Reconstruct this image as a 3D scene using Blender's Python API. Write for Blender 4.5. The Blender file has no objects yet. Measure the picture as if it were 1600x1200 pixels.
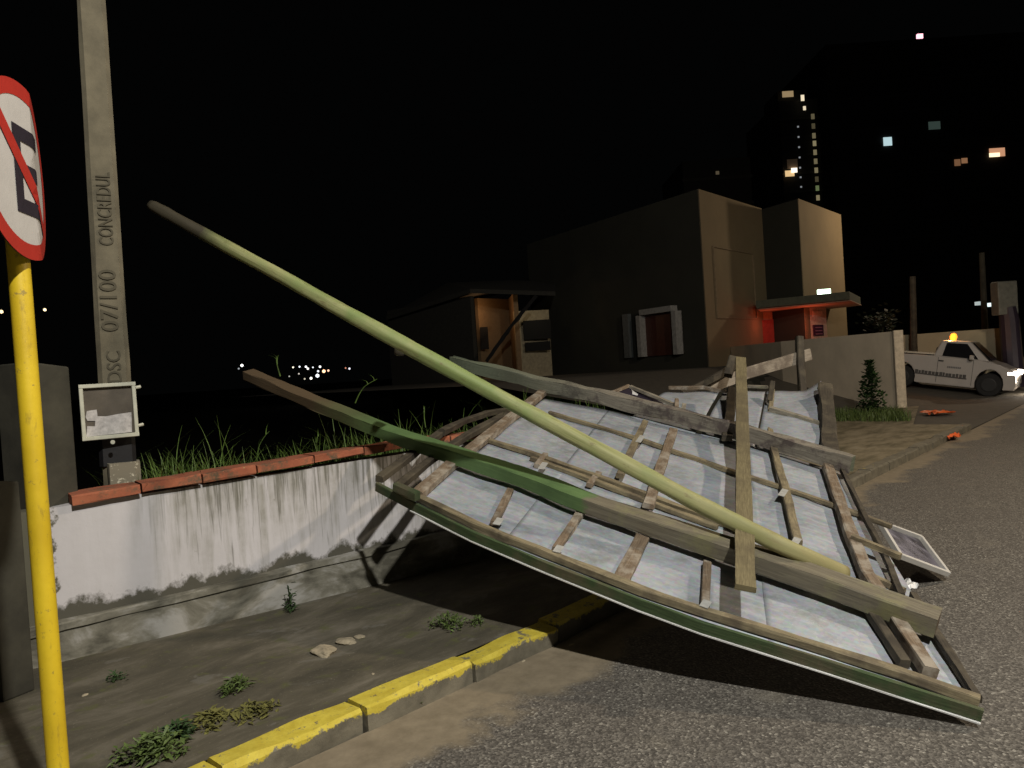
import bpy, bmesh, math, random
from mathutils import Vector, Matrix, noise
random.seed(7)
sc = bpy.context.scene
col = sc.collection
R = math.radians

# ------------------------------------------------------------------ camera
F = 1180.0; H = 1.6; HC = 577.0
ROLL = math.atan(.065); PIT = math.atan((600-HC)*math.cos(ROLL)/F)
CAM = Vector((0, 0, H))
FW = Vector((0, math.cos(PIT), -math.sin(PIT))); R0 = Vector((1, 0, 0)); U0 = R0.cross(FW)
RT = R0*math.cos(ROLL)-U0*math.sin(ROLL); UP = U0*math.cos(ROLL)+R0*math.sin(ROLL)
cd = bpy.data.cameras.new('camera'); cam = bpy.data.objects.new('camera', cd); col.objects.link(cam)
cam.matrix_world = Matrix(((RT.x, UP.x, -FW.x, 0), (RT.y, UP.y, -FW.y, 0), (RT.z, UP.z, -FW.z, H), (0, 0, 0, 1)))
cd.sensor_width = 36; cd.lens = F/1600*36; cd.clip_end = 3000; cd.clip_start = .05
sc.camera = cam

# ------------------------------------------------------------------ night sky and lamps
w = bpy.data.worlds.new('World'); sc.world = w; w.use_nodes = True
nt = w.node_tree; bg = nt.nodes['Background']
bg.inputs[0].default_value = (.75, .8, .8, 1); bg.inputs[1].default_value = .0011
def lamp(name, loc, power, color, radius=.12, typ='POINT'):
    l = bpy.data.lights.new(name, typ); l.energy = power; l.color = color; l.shadow_soft_size = radius
    o = bpy.data.objects.new(name, l); col.objects.link(o); o.location = loc; return o
lamp('street_light_near', (2.5, -2.2, 7.4), 3550, (1, .965, .90), .13)
lamp('street_light_far', (10.2, 5.0, 8.0), 2300, (1, .82, .62), .22)
sc.view_settings.view_transform = 'Standard'; sc.view_settings.look = 'None'
sc.view_settings.exposure = 0; sc.view_settings.gamma = 1

# ------------------------------------------------------------------ projection helpers (pixel of the 1600x1200 photo -> place)
def ray(u, v): return (RT*(u-800)+UP*(600-v)+FW*F)/F
def gd(u, v, z=0.0):
    d = ray(u, v); return CAM+d*((z-H)/d.z)
def at(u, v, y):
    d = ray(u, v); return CAM+d*(y/d.y)
def V(*a): return Vector(a)

# ------------------------------------------------------------------ object helpers
class MB:
    def __init__(s): s.v = []; s.f = []; s.uv = []
    def quad(s, pts, uvs=None):
        n = len(s.v); s.v += [tuple(p) for p in pts]; s.f.append(tuple(range(n, n+len(pts))))
        s.uv.append(uvs or [(p[0], p[1]) for p in pts])
    def face(s, idx, uvs=None):
        s.f.append(tuple(idx)); s.uv.append(uvs or [(s.v[i][0], s.v[i][1]) for i in idx])
    def box(s, c, size, rot=None, taper=1.0):
        c = Vector(c); hx, hy, hz = [k/2 for k in size]; M = rot or Matrix.Identity(3)
        P = []
        for z in (-1, 1):
            t = taper if z > 0 else 1
            for x, y in ((-1, -1), (1, -1), (1, 1), (-1, 1)): P.append(c+M@Vector((x*hx*t, y*hy*t, z*hz)))
        n = len(s.v); s.v += [tuple(p) for p in P]
        for f in ((0, 3, 2, 1), (4, 5, 6, 7), (0, 1, 5, 4), (1, 2, 6, 5), (2, 3, 7, 6), (3, 0, 4, 7)):
            s.f.append(tuple(n+i for i in f)); s.uv.append([(P[i].x+P[i].y, P[i].z) for i in f])
    def prism(s, base, top):
        n = len(s.v); k = len(base); s.v += [tuple(p) for p in base]+[tuple(p) for p in top]
        s.f.append(tuple(n+i for i in reversed(range(k)))); s.uv.append([(base[i][0], base[i][1]) for i in reversed(range(k))])
        s.f.append(tuple(n+k+i for i in range(k))); s.uv.append([(top[i][0], top[i][1]) for i in range(k)])
        L = 0
        for i in range(k):
            j = (i+1) % k; dl = (Vector(base[j])-Vector(base[i])).length
            s.f.append((n+i, n+j, n+k+j, n+k+i)); hh = (Vector(top[i])-Vector(base[i])).length
            s.uv.append([(L, 0), (L+dl, 0), (L+dl, hh), (L, hh)]); L += dl
    def sweep(s, pts, w, h, up, base=True, step=.12, jit=.0, ch=.12, seed=0, taper=None):
        """bar of width w and height h; pts run along its underside (base) or axis"""
        P = [Vector(p) for p in pts]; up = Vector(up).normalized()
        Q = [P[0]]
        for a, b in zip(P, P[1:]):
            n = max(1, int((b-a).length/step))
            for i in range(1, n+1): Q.append(a.lerp(b, i/n))
        c = ch*min(w, h)
        sec = [(-w/2+c, 0), (w/2-c, 0), (w/2, c), (w/2, h-c), (w/2-c, h), (-w/2+c, h), (-w/2, h-c), (-w/2, c)]
        if not base: sec = [(x, y-h/2) for x, y in sec]
        n0 = len(s.v); per = [0]
        for i in range(8):
            a, b = sec[i], sec[(i+1) % 8]; per.append(per[-1]+math.hypot(a[0]-b[0], a[1]-b[1]))
        L = [0]
        for a, b in zip(Q, Q[1:]): L.append(L[-1]+(b-a).length)
        for i, q in enumerate(Q):
            a = Q[max(0, i-1)]; b = Q[min(len(Q)-1, i+1)]
            t = (b-a).normalized(); sd = t.cross(up).normalized(); u2 = sd.cross(t).normalized()
            sg = 1 if not taper else taper[0]+(taper[1]-taper[0])*L[i]/L[-1]
            for k, (x, y) in enumerate(sec):
                jx = jit*noise.noise(Vector((L[i]*3+seed*9.1, k*1.7, 0))); jy = jit*noise.noise(Vector((L[i]*3+seed*5.3, k*1.7, 7)))
                s.v.append(tuple(q+sd*(x*sg+jx)+u2*(y*sg+jy)))
        for i in range(len(Q)-1):
            for k in range(8):
                j = (k+1) % 8
                s.f.append((n0+i*8+k, n0+i*8+j, n0+(i+1)*8+j, n0+(i+1)*8+k))
                s.uv.append([(L[i], per[k]), (L[i], per[k+1]), (L[i+1], per[k+1]), (L[i+1], per[k])])
        e = n0+(len(Q)-1)*8
        s.f.append(tuple(n0+k for k in reversed(range(8)))); s.uv.append([(sec[k][0], sec[k][1]) for k in reversed(range(8))])
        s.f.append(tuple(e+k for k in range(8))); s.uv.append([(sec[k][0], sec[k][1]) for k in range(8)])
    def tube(s, pts, rad, seg=12, jit=0, seed=0, cap=True):
        Q = [Vector(p) for p in pts]
        if not hasattr(rad, '__len__'): rad = [rad]*len(Q)
        n0 = len(s.v); L = 0
        ref = Vector((0, 0, 1)) if abs((Q[-1]-Q[0]).normalized().z) < .9 else Vector((1, 0, 0))
        Ls = []
        for i, q in enumerate(Q):
            a = Q[max(0, i-1)]; b = Q[min(len(Q)-1, i+1)]; t = (b-a).normalized()
            sd = t.cross(ref).normalized(); u2 = sd.cross(t)
            if i: L += (q-Q[i-1]).length
            Ls.append(L)
            for k in range(seg):
                an = 2*math.pi*k/seg
                r = rad[i]*(1+jit*noise.noise(Vector((L*2.2+seed, math.cos(an)*1.3, math.sin(an)*1.3))))
                s.v.append(tuple(q+sd*(math.cos(an)*r)+u2*(math.sin(an)*r)))
        for i in range(len(Q)-1):
            for k in range(seg):
                j = (k+1) % seg; r = rad[i]
                s.f.append((n0+i*seg+k, n0+i*seg+j, n0+(i+1)*seg+j, n0+(i+1)*seg+k))
                c = 2*math.pi*r/seg
                s.uv.append([(Ls[i], k*c), (Ls[i], (k+1)*c), (Ls[i+1], (k+1)*c), (Ls[i+1], k*c)])
        if cap:
            e = n0+(len(Q)-1)*seg
            s.f.append(tuple(n0+k for k in reversed(range(seg)))); s.uv.append([(math.cos(k), math.sin(k)) for k in range(seg)])
            s.f.append(tuple(e+k for k in range(seg))); s.uv.append([(math.cos(k), math.sin(k)) for k in range(seg)])
    def grid(s, fn, nu, nv):
        n0 = len(s.v)
        for i in range(nu+1):
            for j in range(nv+1): s.v.append(tuple(fn(i/nu, j/nv)))
        for i in range(nu):
            for j in range(nv):
                a = n0+i*(nv+1)+j; s.f.append((a, a+nv+1, a+nv+2, a+1))
                s.uv.append([(i/nu, j/nv), ((i+1)/nu, j/nv), ((i+1)/nu, (j+1)/nv), (i/nu, (j+1)/nv)])
    def build(s, name, mat, parent=None, smooth=False, bevel=0, solid=0, sub=0):
        me = bpy.data.meshes.new(name); me.from_pydata(s.v, [], s.f); me.validate(verbose=False)
        if len(me.polygons) == len(s.f):
            ul = me.uv_layers.new(name='UVMap'); k = 0
            for uvs in s.uv:
                for q in uvs: ul.data[k].uv = q; k += 1
        bm = bmesh.new(); bm.from_mesh(me); bmesh.ops.recalc_face_normals(bm, faces=bm.faces); bm.to_mesh(me); bm.free()
        me.materials.append(mat)
        o = bpy.data.objects.new(name, me); col.objects.link(o)
        if parent:
            o.parent = parent; o.matrix_parent_inverse = Matrix.Translation(parent.location).inverted() if parent.rotation_euler.z == 0 else parent.matrix_basis.inverted()
        if smooth:
            for p in me.polygons: p.use_smooth = True
        if sub:
            m = o.modifiers.new('sub', 'SUBSURF'); m.levels = m.render_levels = sub
        if solid:
            m = o.modifiers.new('solid', 'SOLIDIFY'); m.thickness = solid; m.offset = 0
        if bevel:
            m = o.modifiers.new('bev', 'BEVEL'); m.width = bevel; m.segments = 2; m.limit_method = 'ANGLE'
        return o
def tag(o, label=None, cat=None, group=None, kind=None):
    if label: o['label'] = label
    if cat: o['category'] = cat
    if group: o['group'] = group
    if kind: o['kind'] = kind
    return o
def thing(name, loc, label, cat, group=None):
    o = bpy.data.objects.new(name, None); o.location = loc; o.empty_display_size = .1; col.objects.link(o)
    return tag(o, label, cat, group)
def one(mb): m = MB(); mb(m); return m

# ------------------------------------------------------------------ materials
def newmat(name):
    m = bpy.data.materials.new(name); m.use_nodes = True
    n = m.node_tree.nodes; b = n['Principled BSDF']; return m, m.node_tree, b
def N(t, typ, **k):
    n = t.nodes.new(typ)
    for a, v in k.items():
        if a in ('operation', 'blend_type', 'data_type', 'feature', 'noise_dimensions', 'distance', 'interpolation'): setattr(n, a, v)
        elif a.startswith('i_'): n.inputs[a[2:].replace('_', ' ')].default_value = v
    return n
def coords(t, kind='Object', scale=(1, 1, 1), rot=(0, 0, 0), loc=(0, 0, 0)):
    c = t.nodes.new('ShaderNodeTexCoord'); m = t.nodes.new('ShaderNodeMapping')
    m.inputs['Scale'].default_value = scale; m.inputs['Rotation'].default_value = rot; m.inputs['Location'].default_value = loc
    t.links.new(c.outputs[kind], m.inputs[0]); return m.outputs[0]
def noi(t, vec, scale, detail=6, rough=.6, dist=0):
    n = t.nodes.new('ShaderNodeTexNoise'); n.inputs['Scale'].default_value = scale; n.inputs['Detail'].default_value = detail
    n.inputs['Roughness'].default_value = rough; n.inputs['Distortion'].default_value = dist
    t.links.new(vec, n.inputs['Vector']); return n.outputs[0]
def ramp(t, fac, stops):
    r = t.nodes.new('ShaderNodeValToRGB'); e = r.color_ramp.elements
    while len(e) < len(stops): e.new(.5)
    for q, (p, c) in zip(e, stops):
        q.position = p; q.color = (*c, 1) if hasattr(c, '__len__') else (c, c, c, 1)
    t.links.new(fac, r.inputs[0]); return r.outputs[0]
def mix(t, fac, a, b, mode='MIX'):
    m = t.nodes.new('ShaderNodeMix'); m.data_type = 'RGBA'; m.blend_type = mode
    for s, val in ((0, fac), (6, a), (7, b)):
        if hasattr(val, 'links') or isinstance(val, bpy.types.NodeSocket): t.links.new(val, m.inputs[s])
        else: m.inputs[s].default_value = val if s == 0 else (*val, 1)
    return m.outputs[2]
def bump(t, b, height, strength=.4, dist=.01):
    n = t.nodes.new('ShaderNodeBump'); n.inputs['Strength'].default_value = strength; n.inputs['Distance'].default_value = dist
    t.links.new(height, n.inputs['Height']); t.links.new(n.outputs[0], b.inputs['Normal'])
def plain(name, c, rough=.6, metal=0, var=.25, scale=8, bstr=.15):
    m, t, b = newmat(name); v = coords(t)
    f = noi(t, v, scale, 8, .65)
    colr = ramp(t, f, [(.3, tuple(x*(1-var) for x in c)), (.7, tuple(min(1, x*(1+var)) for x in c))])
    t.links.new(colr, b.inputs['Base Color']); b.inputs['Roughness'].default_value = rough; b.inputs['Metallic'].default_value = metal
    bump(t, b, noi(t, v, scale*6, 4), bstr, .004)
    return m
def emis(name, c, s):
    m, t, b = newmat(name); b.inputs['Base Color'].default_value = (*[min(1, x*.5) for x in c], 1)
    b.inputs['Emission Color'].default_value = (*c, 1); b.inputs['Emission Strength'].default_value = s; return m
def wood(name, a, c, d=None, dscale=2.0, moss=None, mosst=.6, rough=.8):
    """weathered timber, grain along UV x"""
    m, t, b = newmat(name)
    g = noi(t, coords(t, 'UV', (2.2, 45, 1)), 1.6, 8, .65, .6)
    g2 = noi(t, coords(t, 'UV', (9, 130, 1)), 1.0, 5, .7, .2)
    base = ramp(t, g, [(.3, a), (.68, c)])
    base = mix(t, .45, base, ramp(t, g2, [(.35, tuple(x*.45 for x in a)), (.6, tuple(x*1.15 for x in c))]))
    p = noi(t, coords(t, 'Object', (1, 1, 1)), dscale, 7, .65)
    if d: base = mix(t, ramp(t, p, [(.46, 0), (.62, 1)]), base, d)
    if moss: base = mix(t, ramp(t, noi(t, coords(t, 'Object', loc=(3, 5, 1)), dscale*1.7, 7, .7), [(mosst-.08, 0), (mosst+.08, 1)]), base, moss)
    t.links.new(base, b.inputs['Base Color']); b.inputs['Roughness'].default_value = rough
    bump(t, b, g, .5, .006); return m

M = {}
M['wood_grey'] = wood('weathered_grey_timber', (.16, .135, .10), (.34, .31, .24), (.10, .085, .065), 3, (.20, .21, .10), .62)
M['wood_tan'] = wood('tan_batten', (.17, .135, .075), (.30, .25, .15), (.12, .095, .06), 4)
M['wood_brown'] = wood('brown_batten', (.10, .07, .045), (.23, .17, .11), (.33, .29, .23), 7)
M['wood_dark'] = wood('dark_timber', (.025, .02, .014), (.062, .05, .033), (.085, .07, .045), 6)
M['wood_board'] = wood('olive_board', (.13, .105, .05), (.215, .18, .095), (.10, .08, .045), 1.6)
M['wood_pale'] = wood('pale_plank', (.22, .18, .13), (.40, .35, .28), (.16, .13, .10), 5)
M['wood_green'] = wood('green_stained_rail', (.03, .055, .018), (.06, .095, .035), (.10, .09, .05), 3)

def m_beam():
    m, t, b = newmat('green_to_grey_beam')
    g = noi(t, coords(t, 'UV', (2, 40, 1)), 1.6, 8, .65, .6)
    grey = ramp(t, g, [(.3, (.10, .085, .06)), (.68, (.215, .19, .13))])
    st = ramp(t, noi(t, coords(t), 3.5, 8, .7), [(.5, 0), (.68, 1)])
    grey = mix(t, st, grey, (.22, .21, .10))
    green = ramp(t, noi(t, coords(t), 4, 7, .6), [(.3, (.06, .115, .035)), (.7, (.115, .20, .065))])
    green = mix(t, .25, green, ramp(t, g, [(.3, (.05, .08, .03)), (.7, (.15, .24, .09))]))
    brown = (.11, .075, .04)
    uv = t.nodes.new('ShaderNodeTexCoord'); sp = t.nodes.new('ShaderNodeSeparateXYZ'); t.links.new(uv.outputs['UV'], sp.inputs[0])
    ad = N(t, 'ShaderNodeMath', operation='MULTIPLY_ADD'); t.links.new(noi(t, coords(t, 'Object'), 9, 5), ad.inputs[0])
    ad.inputs[1].default_value = .25; t.links.new(sp.outputs[0], ad.inputs[2])
    def step(x, wd):
        q = N(t, 'ShaderNodeMapRange'); q.inputs[1].default_value = x; q.inputs[2].default_value = x+wd; t.links.new(ad.outputs[0], q.inputs[0]); return q.outputs[0]
    c = mix(t, step(1.0, .8), brown, green)
    c = mix(t, step(BEAM_SPLIT, .06), c, grey)
    t.links.new(c, b.inputs['Base Color']); b.inputs['Roughness'].default_value = .75
    bump(t, b, g, .5, .006); return m

def m_grey_beam():
    m, t, b = newmat('mossy_grey_beam')
    g = noi(t, coords(t, 'UV', (2, 40, 1)), 1.6, 8, .7, .8)
    c = ramp(t, g, [(.3, (.11, .095, .075)), (.7, (.30, .27, .21))])
    c = mix(t, ramp(t, noi(t, coords(t), 4, 8, .7), [(.5, 0), (.6, 1)]), c, (.10, .08, .07))
    uv = t.nodes.new('ShaderNodeTexCoord'); sp = t.nodes.new('ShaderNodeSeparateXYZ'); t.links.new(uv.outputs['UV'], sp.inputs[0])
    q = N(t, 'ShaderNodeMapRange'); q.inputs[1].default_value = .4; q.inputs[2].default_value = 1.8; q.inputs[3].default_value = 1; q.inputs[4].default_value = 0
    t.links.new(sp.outputs[0], q.inputs[0])
    c = mix(t, q.outputs[0], c, (.13, .15, .10))
    t.links.new(c, b.inputs['Base Color']); b.inputs['Roughness'].default_value = .8; bump(t, b, g, .7, .01); return m

def m_log():
    m, t, b = newmat('round_pole_bark_free')
    g = noi(t, coords(t, 'UV', (1.2, 18, 1)), 1.6, 8, .6, .5)
    c = ramp(t, g, [(.3, (.20, .215, .075)), (.7, (.40, .40, .19))])
    c = mix(t, ramp(t, noi(t, coords(t), 2.2, 6, .6), [(.45, 0), (.62, 1)]), c, (.21, .27, .09))
    c = mix(t, ramp(t, noi(t, coords(t, 'UV', (3, 9, 1)), 2.5, 8, .75), [(.56, 0), (.66, .8)]), c, (.17, .14, .06))
    uv = t.nodes.new('ShaderNodeTexCoord'); sp = t.nodes.new('ShaderNodeSeparateXYZ'); t.links.new(uv.outputs['UV'], sp.inputs[0])
    def step(x, x2, a, e):
        q = N(t, 'ShaderNodeMapRange'); q.inputs[1].default_value = x; q.inputs[2].default_value = x2; q.inputs[3].default_value = a; q.inputs[4].default_value = e; t.links.new(sp.outputs[0], q.inputs[0]); return q.outputs[0]
    c = mix(t, step(3.6, 5.2, 0, .8), c, (.33, .27, .13))
    dirt = N(t, 'ShaderNodeMath', operation='MULTIPLY_ADD'); t.links.new(noi(t, coords(t), 5, 6), dirt.inputs[0]); dirt.inputs[1].default_value = .9
    t.links.new(step(.1, 1.2, 1, -.4), dirt.inputs[2])
    c = mix(t, ramp(t, dirt.outputs[0], [(.5, 0), (1, 1)]), c, (.05, .042, .025))
    kn = t.nodes.new('ShaderNodeTexVoronoi'); t.links.new(coords(t, 'UV', (1.7, 4.5, 1)), kn.inputs['Vector']); kn.inputs['Scale'].default_value = 1.6
    c = mix(t, ramp(t, kn.outputs[0], [(.03, 1), (.07, 0)]), c, (.10, .09, .04))
    t.links.new(c, b.inputs['Base Color']); b.inputs['Roughness'].default_value = .65; bump(t, b, g, .4, .006); return m

def m_galv():
    m, t, b = newmat('galvanised_sheet')
    v = coords(t)
    n1 = noi(t, v, 2.0, 8, .6); vo = t.nodes.new('ShaderNodeTexVoronoi'); vo.inputs['Scale'].default_value = 45; t.links.new(v, vo.inputs['Vector'])
    st = noi(t, coords(t, 'UV', (1.5, 22, 1)), 2.5, 6, .6, .4)
    c = ramp(t, n1, [(.3, (.29, .32, .36)), (.7, (.44, .465, .50))])
    c = mix(t, .18, c, vo.outputs['Color'], 'SOFT_LIGHT')
    c = mix(t, ramp(t, st, [(.45, 0), (.75, .6)]), c, (.58, .61, .65))
    c = mix(t, ramp(t, noi(t, v, 3.4, 9, .75), [(.52, 0), (.66, .75)]), c, (.25, .265, .25))
    c = mix(t, ramp(t, noi(t, v, 28, 6, .8), [(.62, 0), (.7, .7)]), c, (.72, .74, .76))
    t.links.new(c, b.inputs['Base Color']); b.inputs['Metallic'].default_value = .25
    t.links.new(ramp(t, n1, [(.3, .5), (.7, .68)]), b.inputs['Roughness'])
    bump(t, b, noi(t, v, 3.5, 3), .35, .03); return m

def m_wall():
    m, t, b = newmat('stained_white_wall')
    # local x runs along the wall, z up
    v = coords(t)
    streak = noi(t, coords(t, 'Object', (9, 1, .9)), 1.6, 9, .62, .3)
    streak2 = noi(t, coords(t, 'Object', (30, 1, 1.4), loc=(3, 0, 0)), 1.3, 7, .6, .2)
    sp = t.nodes.new('ShaderNodeSeparateXYZ'); t.links.new(v, sp.inputs[0])
    c = ramp(t, noi(t, v, 1.5, 6), [(.3, (.52, .50, .50)), (.7, (.62, .60, .61))])
    def mr(src, a, b2, c2, d2):
        q = N(t, 'ShaderNodeMapRange'); q.inputs[1].default_value = a; q.inputs[2].default_value = b2; q.inputs[3].default_value = c2; q.inputs[4].default_value = d2; t.links.new(src, q.inputs[0]); return q.outputs[0]
    # grime strongest under the coping, runs down in streaks; weaker at the left end
    def mul(a, b2):
        q = N(t, 'ShaderNodeMath', operation='MULTIPLY'); 
        for i, k in enumerate((a, b2)):
            if isinstance(k, float): q.inputs[i].default_value = k
            else: t.links.new(k, q.inputs[i])
        return q.outputs[0]
    def add(a, b2):
        q = N(t, 'ShaderNodeMath', operation='ADD')
        for i, k in enumerate((a, b2)):
            if isinstance(k, float): q.inputs[i].default_value = k
            else: t.links.new(k, q.inputs[i])
        return q.outputs[0]
    hgt = mr(sp.outputs[2], .25, 1.0, -.05, .16)
    s1 = ramp(t, add(streak, hgt), [(.46, 0), (.72, .75)])
    s1 = mul(s1, ramp(t, noi(t, v, 3.2, 7, .7), [(.36, .25), (.6, 1.0)]))
    s1 = mul(s1, mr(sp.outputs[0], .35, .75, .12, 1.0))
    c = mix(t, s1, c, (.245, .235, .185))
    s2 = ramp(t, add(streak2, hgt), [(.60, 0), (.72, .75)])
    s2 = mul(s2, mr(sp.outputs[0], .45, .8, .0, 1.0))
    c = mix(t, s2, c, (.12, .115, .085))
    c = mix(t, ramp(t, noi(t, v, 7, 8, .7), [(.64, 0), (.72, .8)]), c, (.22, .19, .14))
    # damp rising from the ledge, ragged edge
    low = add(mr(sp.outputs[2], .2, .50, .35, -.25), mul(noi(t, coords(t, 'Object', (1, 1, .8)), 4.5, 9, .7), .9))
    c = mix(t, ramp(t, low, [(.50, 0), (.60, 1)]), c, (.085, .08, .06))
    # broken plaster at the left end
    lf = add(mr(sp.outputs[0], -.2, .22, .45, -.3), mul(noi(t, v, 5, 9, .7), .9))
    c = mix(t, ramp(t, lf, [(.52, 0), (.57, 1)]), c, (.10, .095, .065))
    t.links.new(c, b.inputs['Base Color']); b.inputs['Roughness'].default_value = .85
    bump(t, b, noi(t, v, 25, 6), .3, .006); return m
def m_plinth():
    m, t, b = newmat('mossy_plinth'); v = coords(t)
    n1 = noi(t, coords(t, 'Object', (1, 1, 1.8)), 2.4, 9, .62, .4)
    c = ramp(t, n1, [(.40, (.085, .08, .06)), (.52, (.20, .19, .15)), (.62, (.37, .36, .33))])
    t.links.new(c, b.inputs['Base Color']); b.inputs['Roughness'].default_value = .9; bump(t, b, noi(t, v, 20, 6), .4, .008); return m
def m_brick():
    m, t, b = newmat('terracotta_coping'); v = coords(t)
    c = ramp(t, noi(t, v, 6, 7), [(.3, (.27, .075, .038)), (.7, (.42, .14, .068))])
    c = mix(t, ramp(t, noi(t, v, 9, 9, .75), [(.50, 0), (.62, .9)]), c, (.10, .085, .05))
    c = mix(t, ramp(t, noi(t, v, 16, 6, .75), [(.66, 0), (.70, 1)]), c, (.36, .30, .13))
    t.links.new(c, b.inputs['Base Color']); b.inputs['Roughness'].default_value = .9; bump(t, b, noi(t, v, 40, 6), .4, .006); return m
def m_asphalt():
    m, t, b = newmat('asphalt'); v = coords(t)     # local x along the kerb, y away from it over the road
    vo = t.nodes.new('ShaderNodeTexVoronoi'); vo.inputs['Scale'].default_value = 88; t.links.new(v, vo.inputs['Vector'])
    sp0 = t.nodes.new('ShaderNodeSeparateColor'); t.links.new(vo.outputs['Color'], sp0.inputs[0])
    c = ramp(t, sp0.outputs[0], [(.15, (.06, .055, .046)), (.6, (.145, .133, .113)), (.93, (.235, .218, .185)), (1, (.42, .40, .34))])
    c = mix(t, ramp(t, noi(t, v, 90, 3, .7), [(.45, 0), (.7, .8)]), c, (.045, .042, .036))
    c = mix(t, ramp(t, noi(t, v, .8, 6), [(.35, .0), (.7, .45)]), c, (.095, .084, .074))
    c = mix(t, ramp(t, noi(t, v, 2.6, 6, .6), [(.58, .0), (.72, .4)]), c, (.20, .18, .14))
    sp = t.nodes.new('ShaderNodeSeparateXYZ'); t.links.new(v, sp.inputs[0])
    q = N(t, 'ShaderNodeMapRange'); q.clamp = True; q.inputs[1].default_value = 0; q.inputs[2].default_value = -1.05; q.inputs[3].default_value = .42; q.inputs[4].default_value = -.30
    t.links.new(sp.outputs[1], q.inputs[0])
    ad = N(t, 'ShaderNodeMath', operation='ADD'); q5 = N(t, 'ShaderNodeMapRange'); q5.inputs[1].default_value = 3.5; q5.inputs[2].default_value = 6.5; q5.inputs[3].default_value = 0; q5.inputs[4].default_value = -.17
    t.links.new(sp.outputs[0], q5.inputs[0]); ad5 = N(t, 'ShaderNodeMath', operation='ADD'); t.links.new(noi(t, v, 1.5, 9, .6, .3), ad5.inputs[0]); t.links.new(q5.outputs[0], ad5.inputs[1])
    t.links.new(q.outputs[0], ad.inputs[0]); t.links.new(ad5.outputs[0], ad.inputs[1])
    sand = ramp(t, noi(t, v, 9, 9, .7), [(.3, (.165, .135, .09)), (.7, (.27, .225, .155))])
    c = mix(t, ramp(t, ad.outputs[0], [(.52, 0), (.64, 1)]), c, sand)
    t.links.new(c, b.inputs['Base Color']); b.inputs['Roughness'].default_value = .72
    hh = mix(t, ramp(t, ad.outputs[0], [(.52, 0), (.64, 1)]), vo.outputs[0], (.35, .35, .35))
    bump(t, b, hh, .55, .006); return m
def m_walk():
    m, t, b = newmat('mossy_concrete_pavement'); v = coords(t)
    c = ramp(t, noi(t, coords(t, 'Object', (.55, 1.3, 1)), 2.2, 12, .70, .4), [(.32, (.045, .041, .027)), (.5, (.092, .081, .055)), (.68, (.185, .165, .125))])
    vo = t.nodes.new('ShaderNodeTexVoronoi'); vo.inputs['Scale'].default_value = 2.2; t.links.new(v, vo.inputs['Vector'])
    c = mix(t, ramp(t, noi(t, v, 3.1, 8, .6, .5), [(.60, 0), (.64, .6)]), c, (.16, .15, .125))
    c = mix(t, ramp(t, noi(t, v, 5.5, 9, .7), [(.56, 0), (.66, .8)]), c, (.10, .105, .035))
    c = mix(t, ramp(t, noi(t, v, 60, 4, .7), [(.62, 0), (.70, .8)]), c, (.24, .22, .165))
    # far part: broken ochre concrete with little moss
    sp = t.nodes.new('ShaderNodeSeparateXYZ'); t.links.new(v, sp.inputs[0])
    q = N(t, 'ShaderNodeMapRange'); q.inputs[1].default_value = 4.5; q.inputs[2].default_value = 7.5; t.links.new(sp.outputs[0], q.inputs[0])
    far = ramp(t, noi(t, coords(t, 'Object', (1, 2.2, 1)), 1.6, 8, .65), [(.35, (.10, .085, .045)), (.55, (.24, .20, .125)), (.7, (.31, .27, .19))])
    c = mix(t, q.outputs[0], c, far)
    t.links.new(c, b.inputs['Base Color']); b.inputs['Roughness'].default_value = .8
    bump(t, b, noi(t, v, 14, 8, .7), .35, .01); return m
def m_kerb():
    m, t, b = newmat('worn_yellow_kerb'); v = coords(t)
    y = ramp(t, noi(t, v, 12, 8, .7), [(.35, (.50, .39, .035)), (.65, (.66, .55, .07))])
    con = ramp(t, noi(t, v, 8, 8), [(.3, (.10, .09, .065)), (.7, (.20, .18, .13))])
    sp = t.nodes.new('ShaderNodeSeparateXYZ'); t.links.new(v, sp.inputs[0])
    q = N(t, 'ShaderNodeMapRange'); q.inputs[1].default_value = 1.2; q.inputs[2].default_value = 6.5; q.inputs[3].default_value = -.10; q.inputs[4].default_value = .17
    t.links.new(sp.outputs[0], q.inputs[0])
    z = N(t, 'ShaderNodeMapRange'); z.inputs[1].default_value = -.075; z.inputs[2].default_value = .012; z.inputs[3].default_value = .36; z.inputs[4].default_value = 0
    t.links.new(sp.outputs[2], z.inputs[0])
    a = N(t, 'ShaderNodeMath', operation='ADD'); t.links.new(q.outputs[0], a.inputs[0]); t.links.new(noi(t, v, 6, 10, .72), a.inputs[1])
    a2 = N(t, 'ShaderNodeMath', operation='ADD'); t.links.new(a.outputs[0], a2.inputs[0]); t.links.new(z.outputs[0], a2.inputs[1])
    c = mix(t, ramp(t, a2.outputs[0], [(.50, 0), (.54, 1)]), y, con)
    c = mix(t, ramp(t, noi(t, v, 26, 8, .8), [(.585, 0), (.62, 1)]), c, con)
    t.links.new(c, b.inputs['Base Color']); b.inputs['Roughness'].default_value = .7; bump(t, b, noi(t, v, 20, 8, .7), .5, .012); return m

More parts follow.
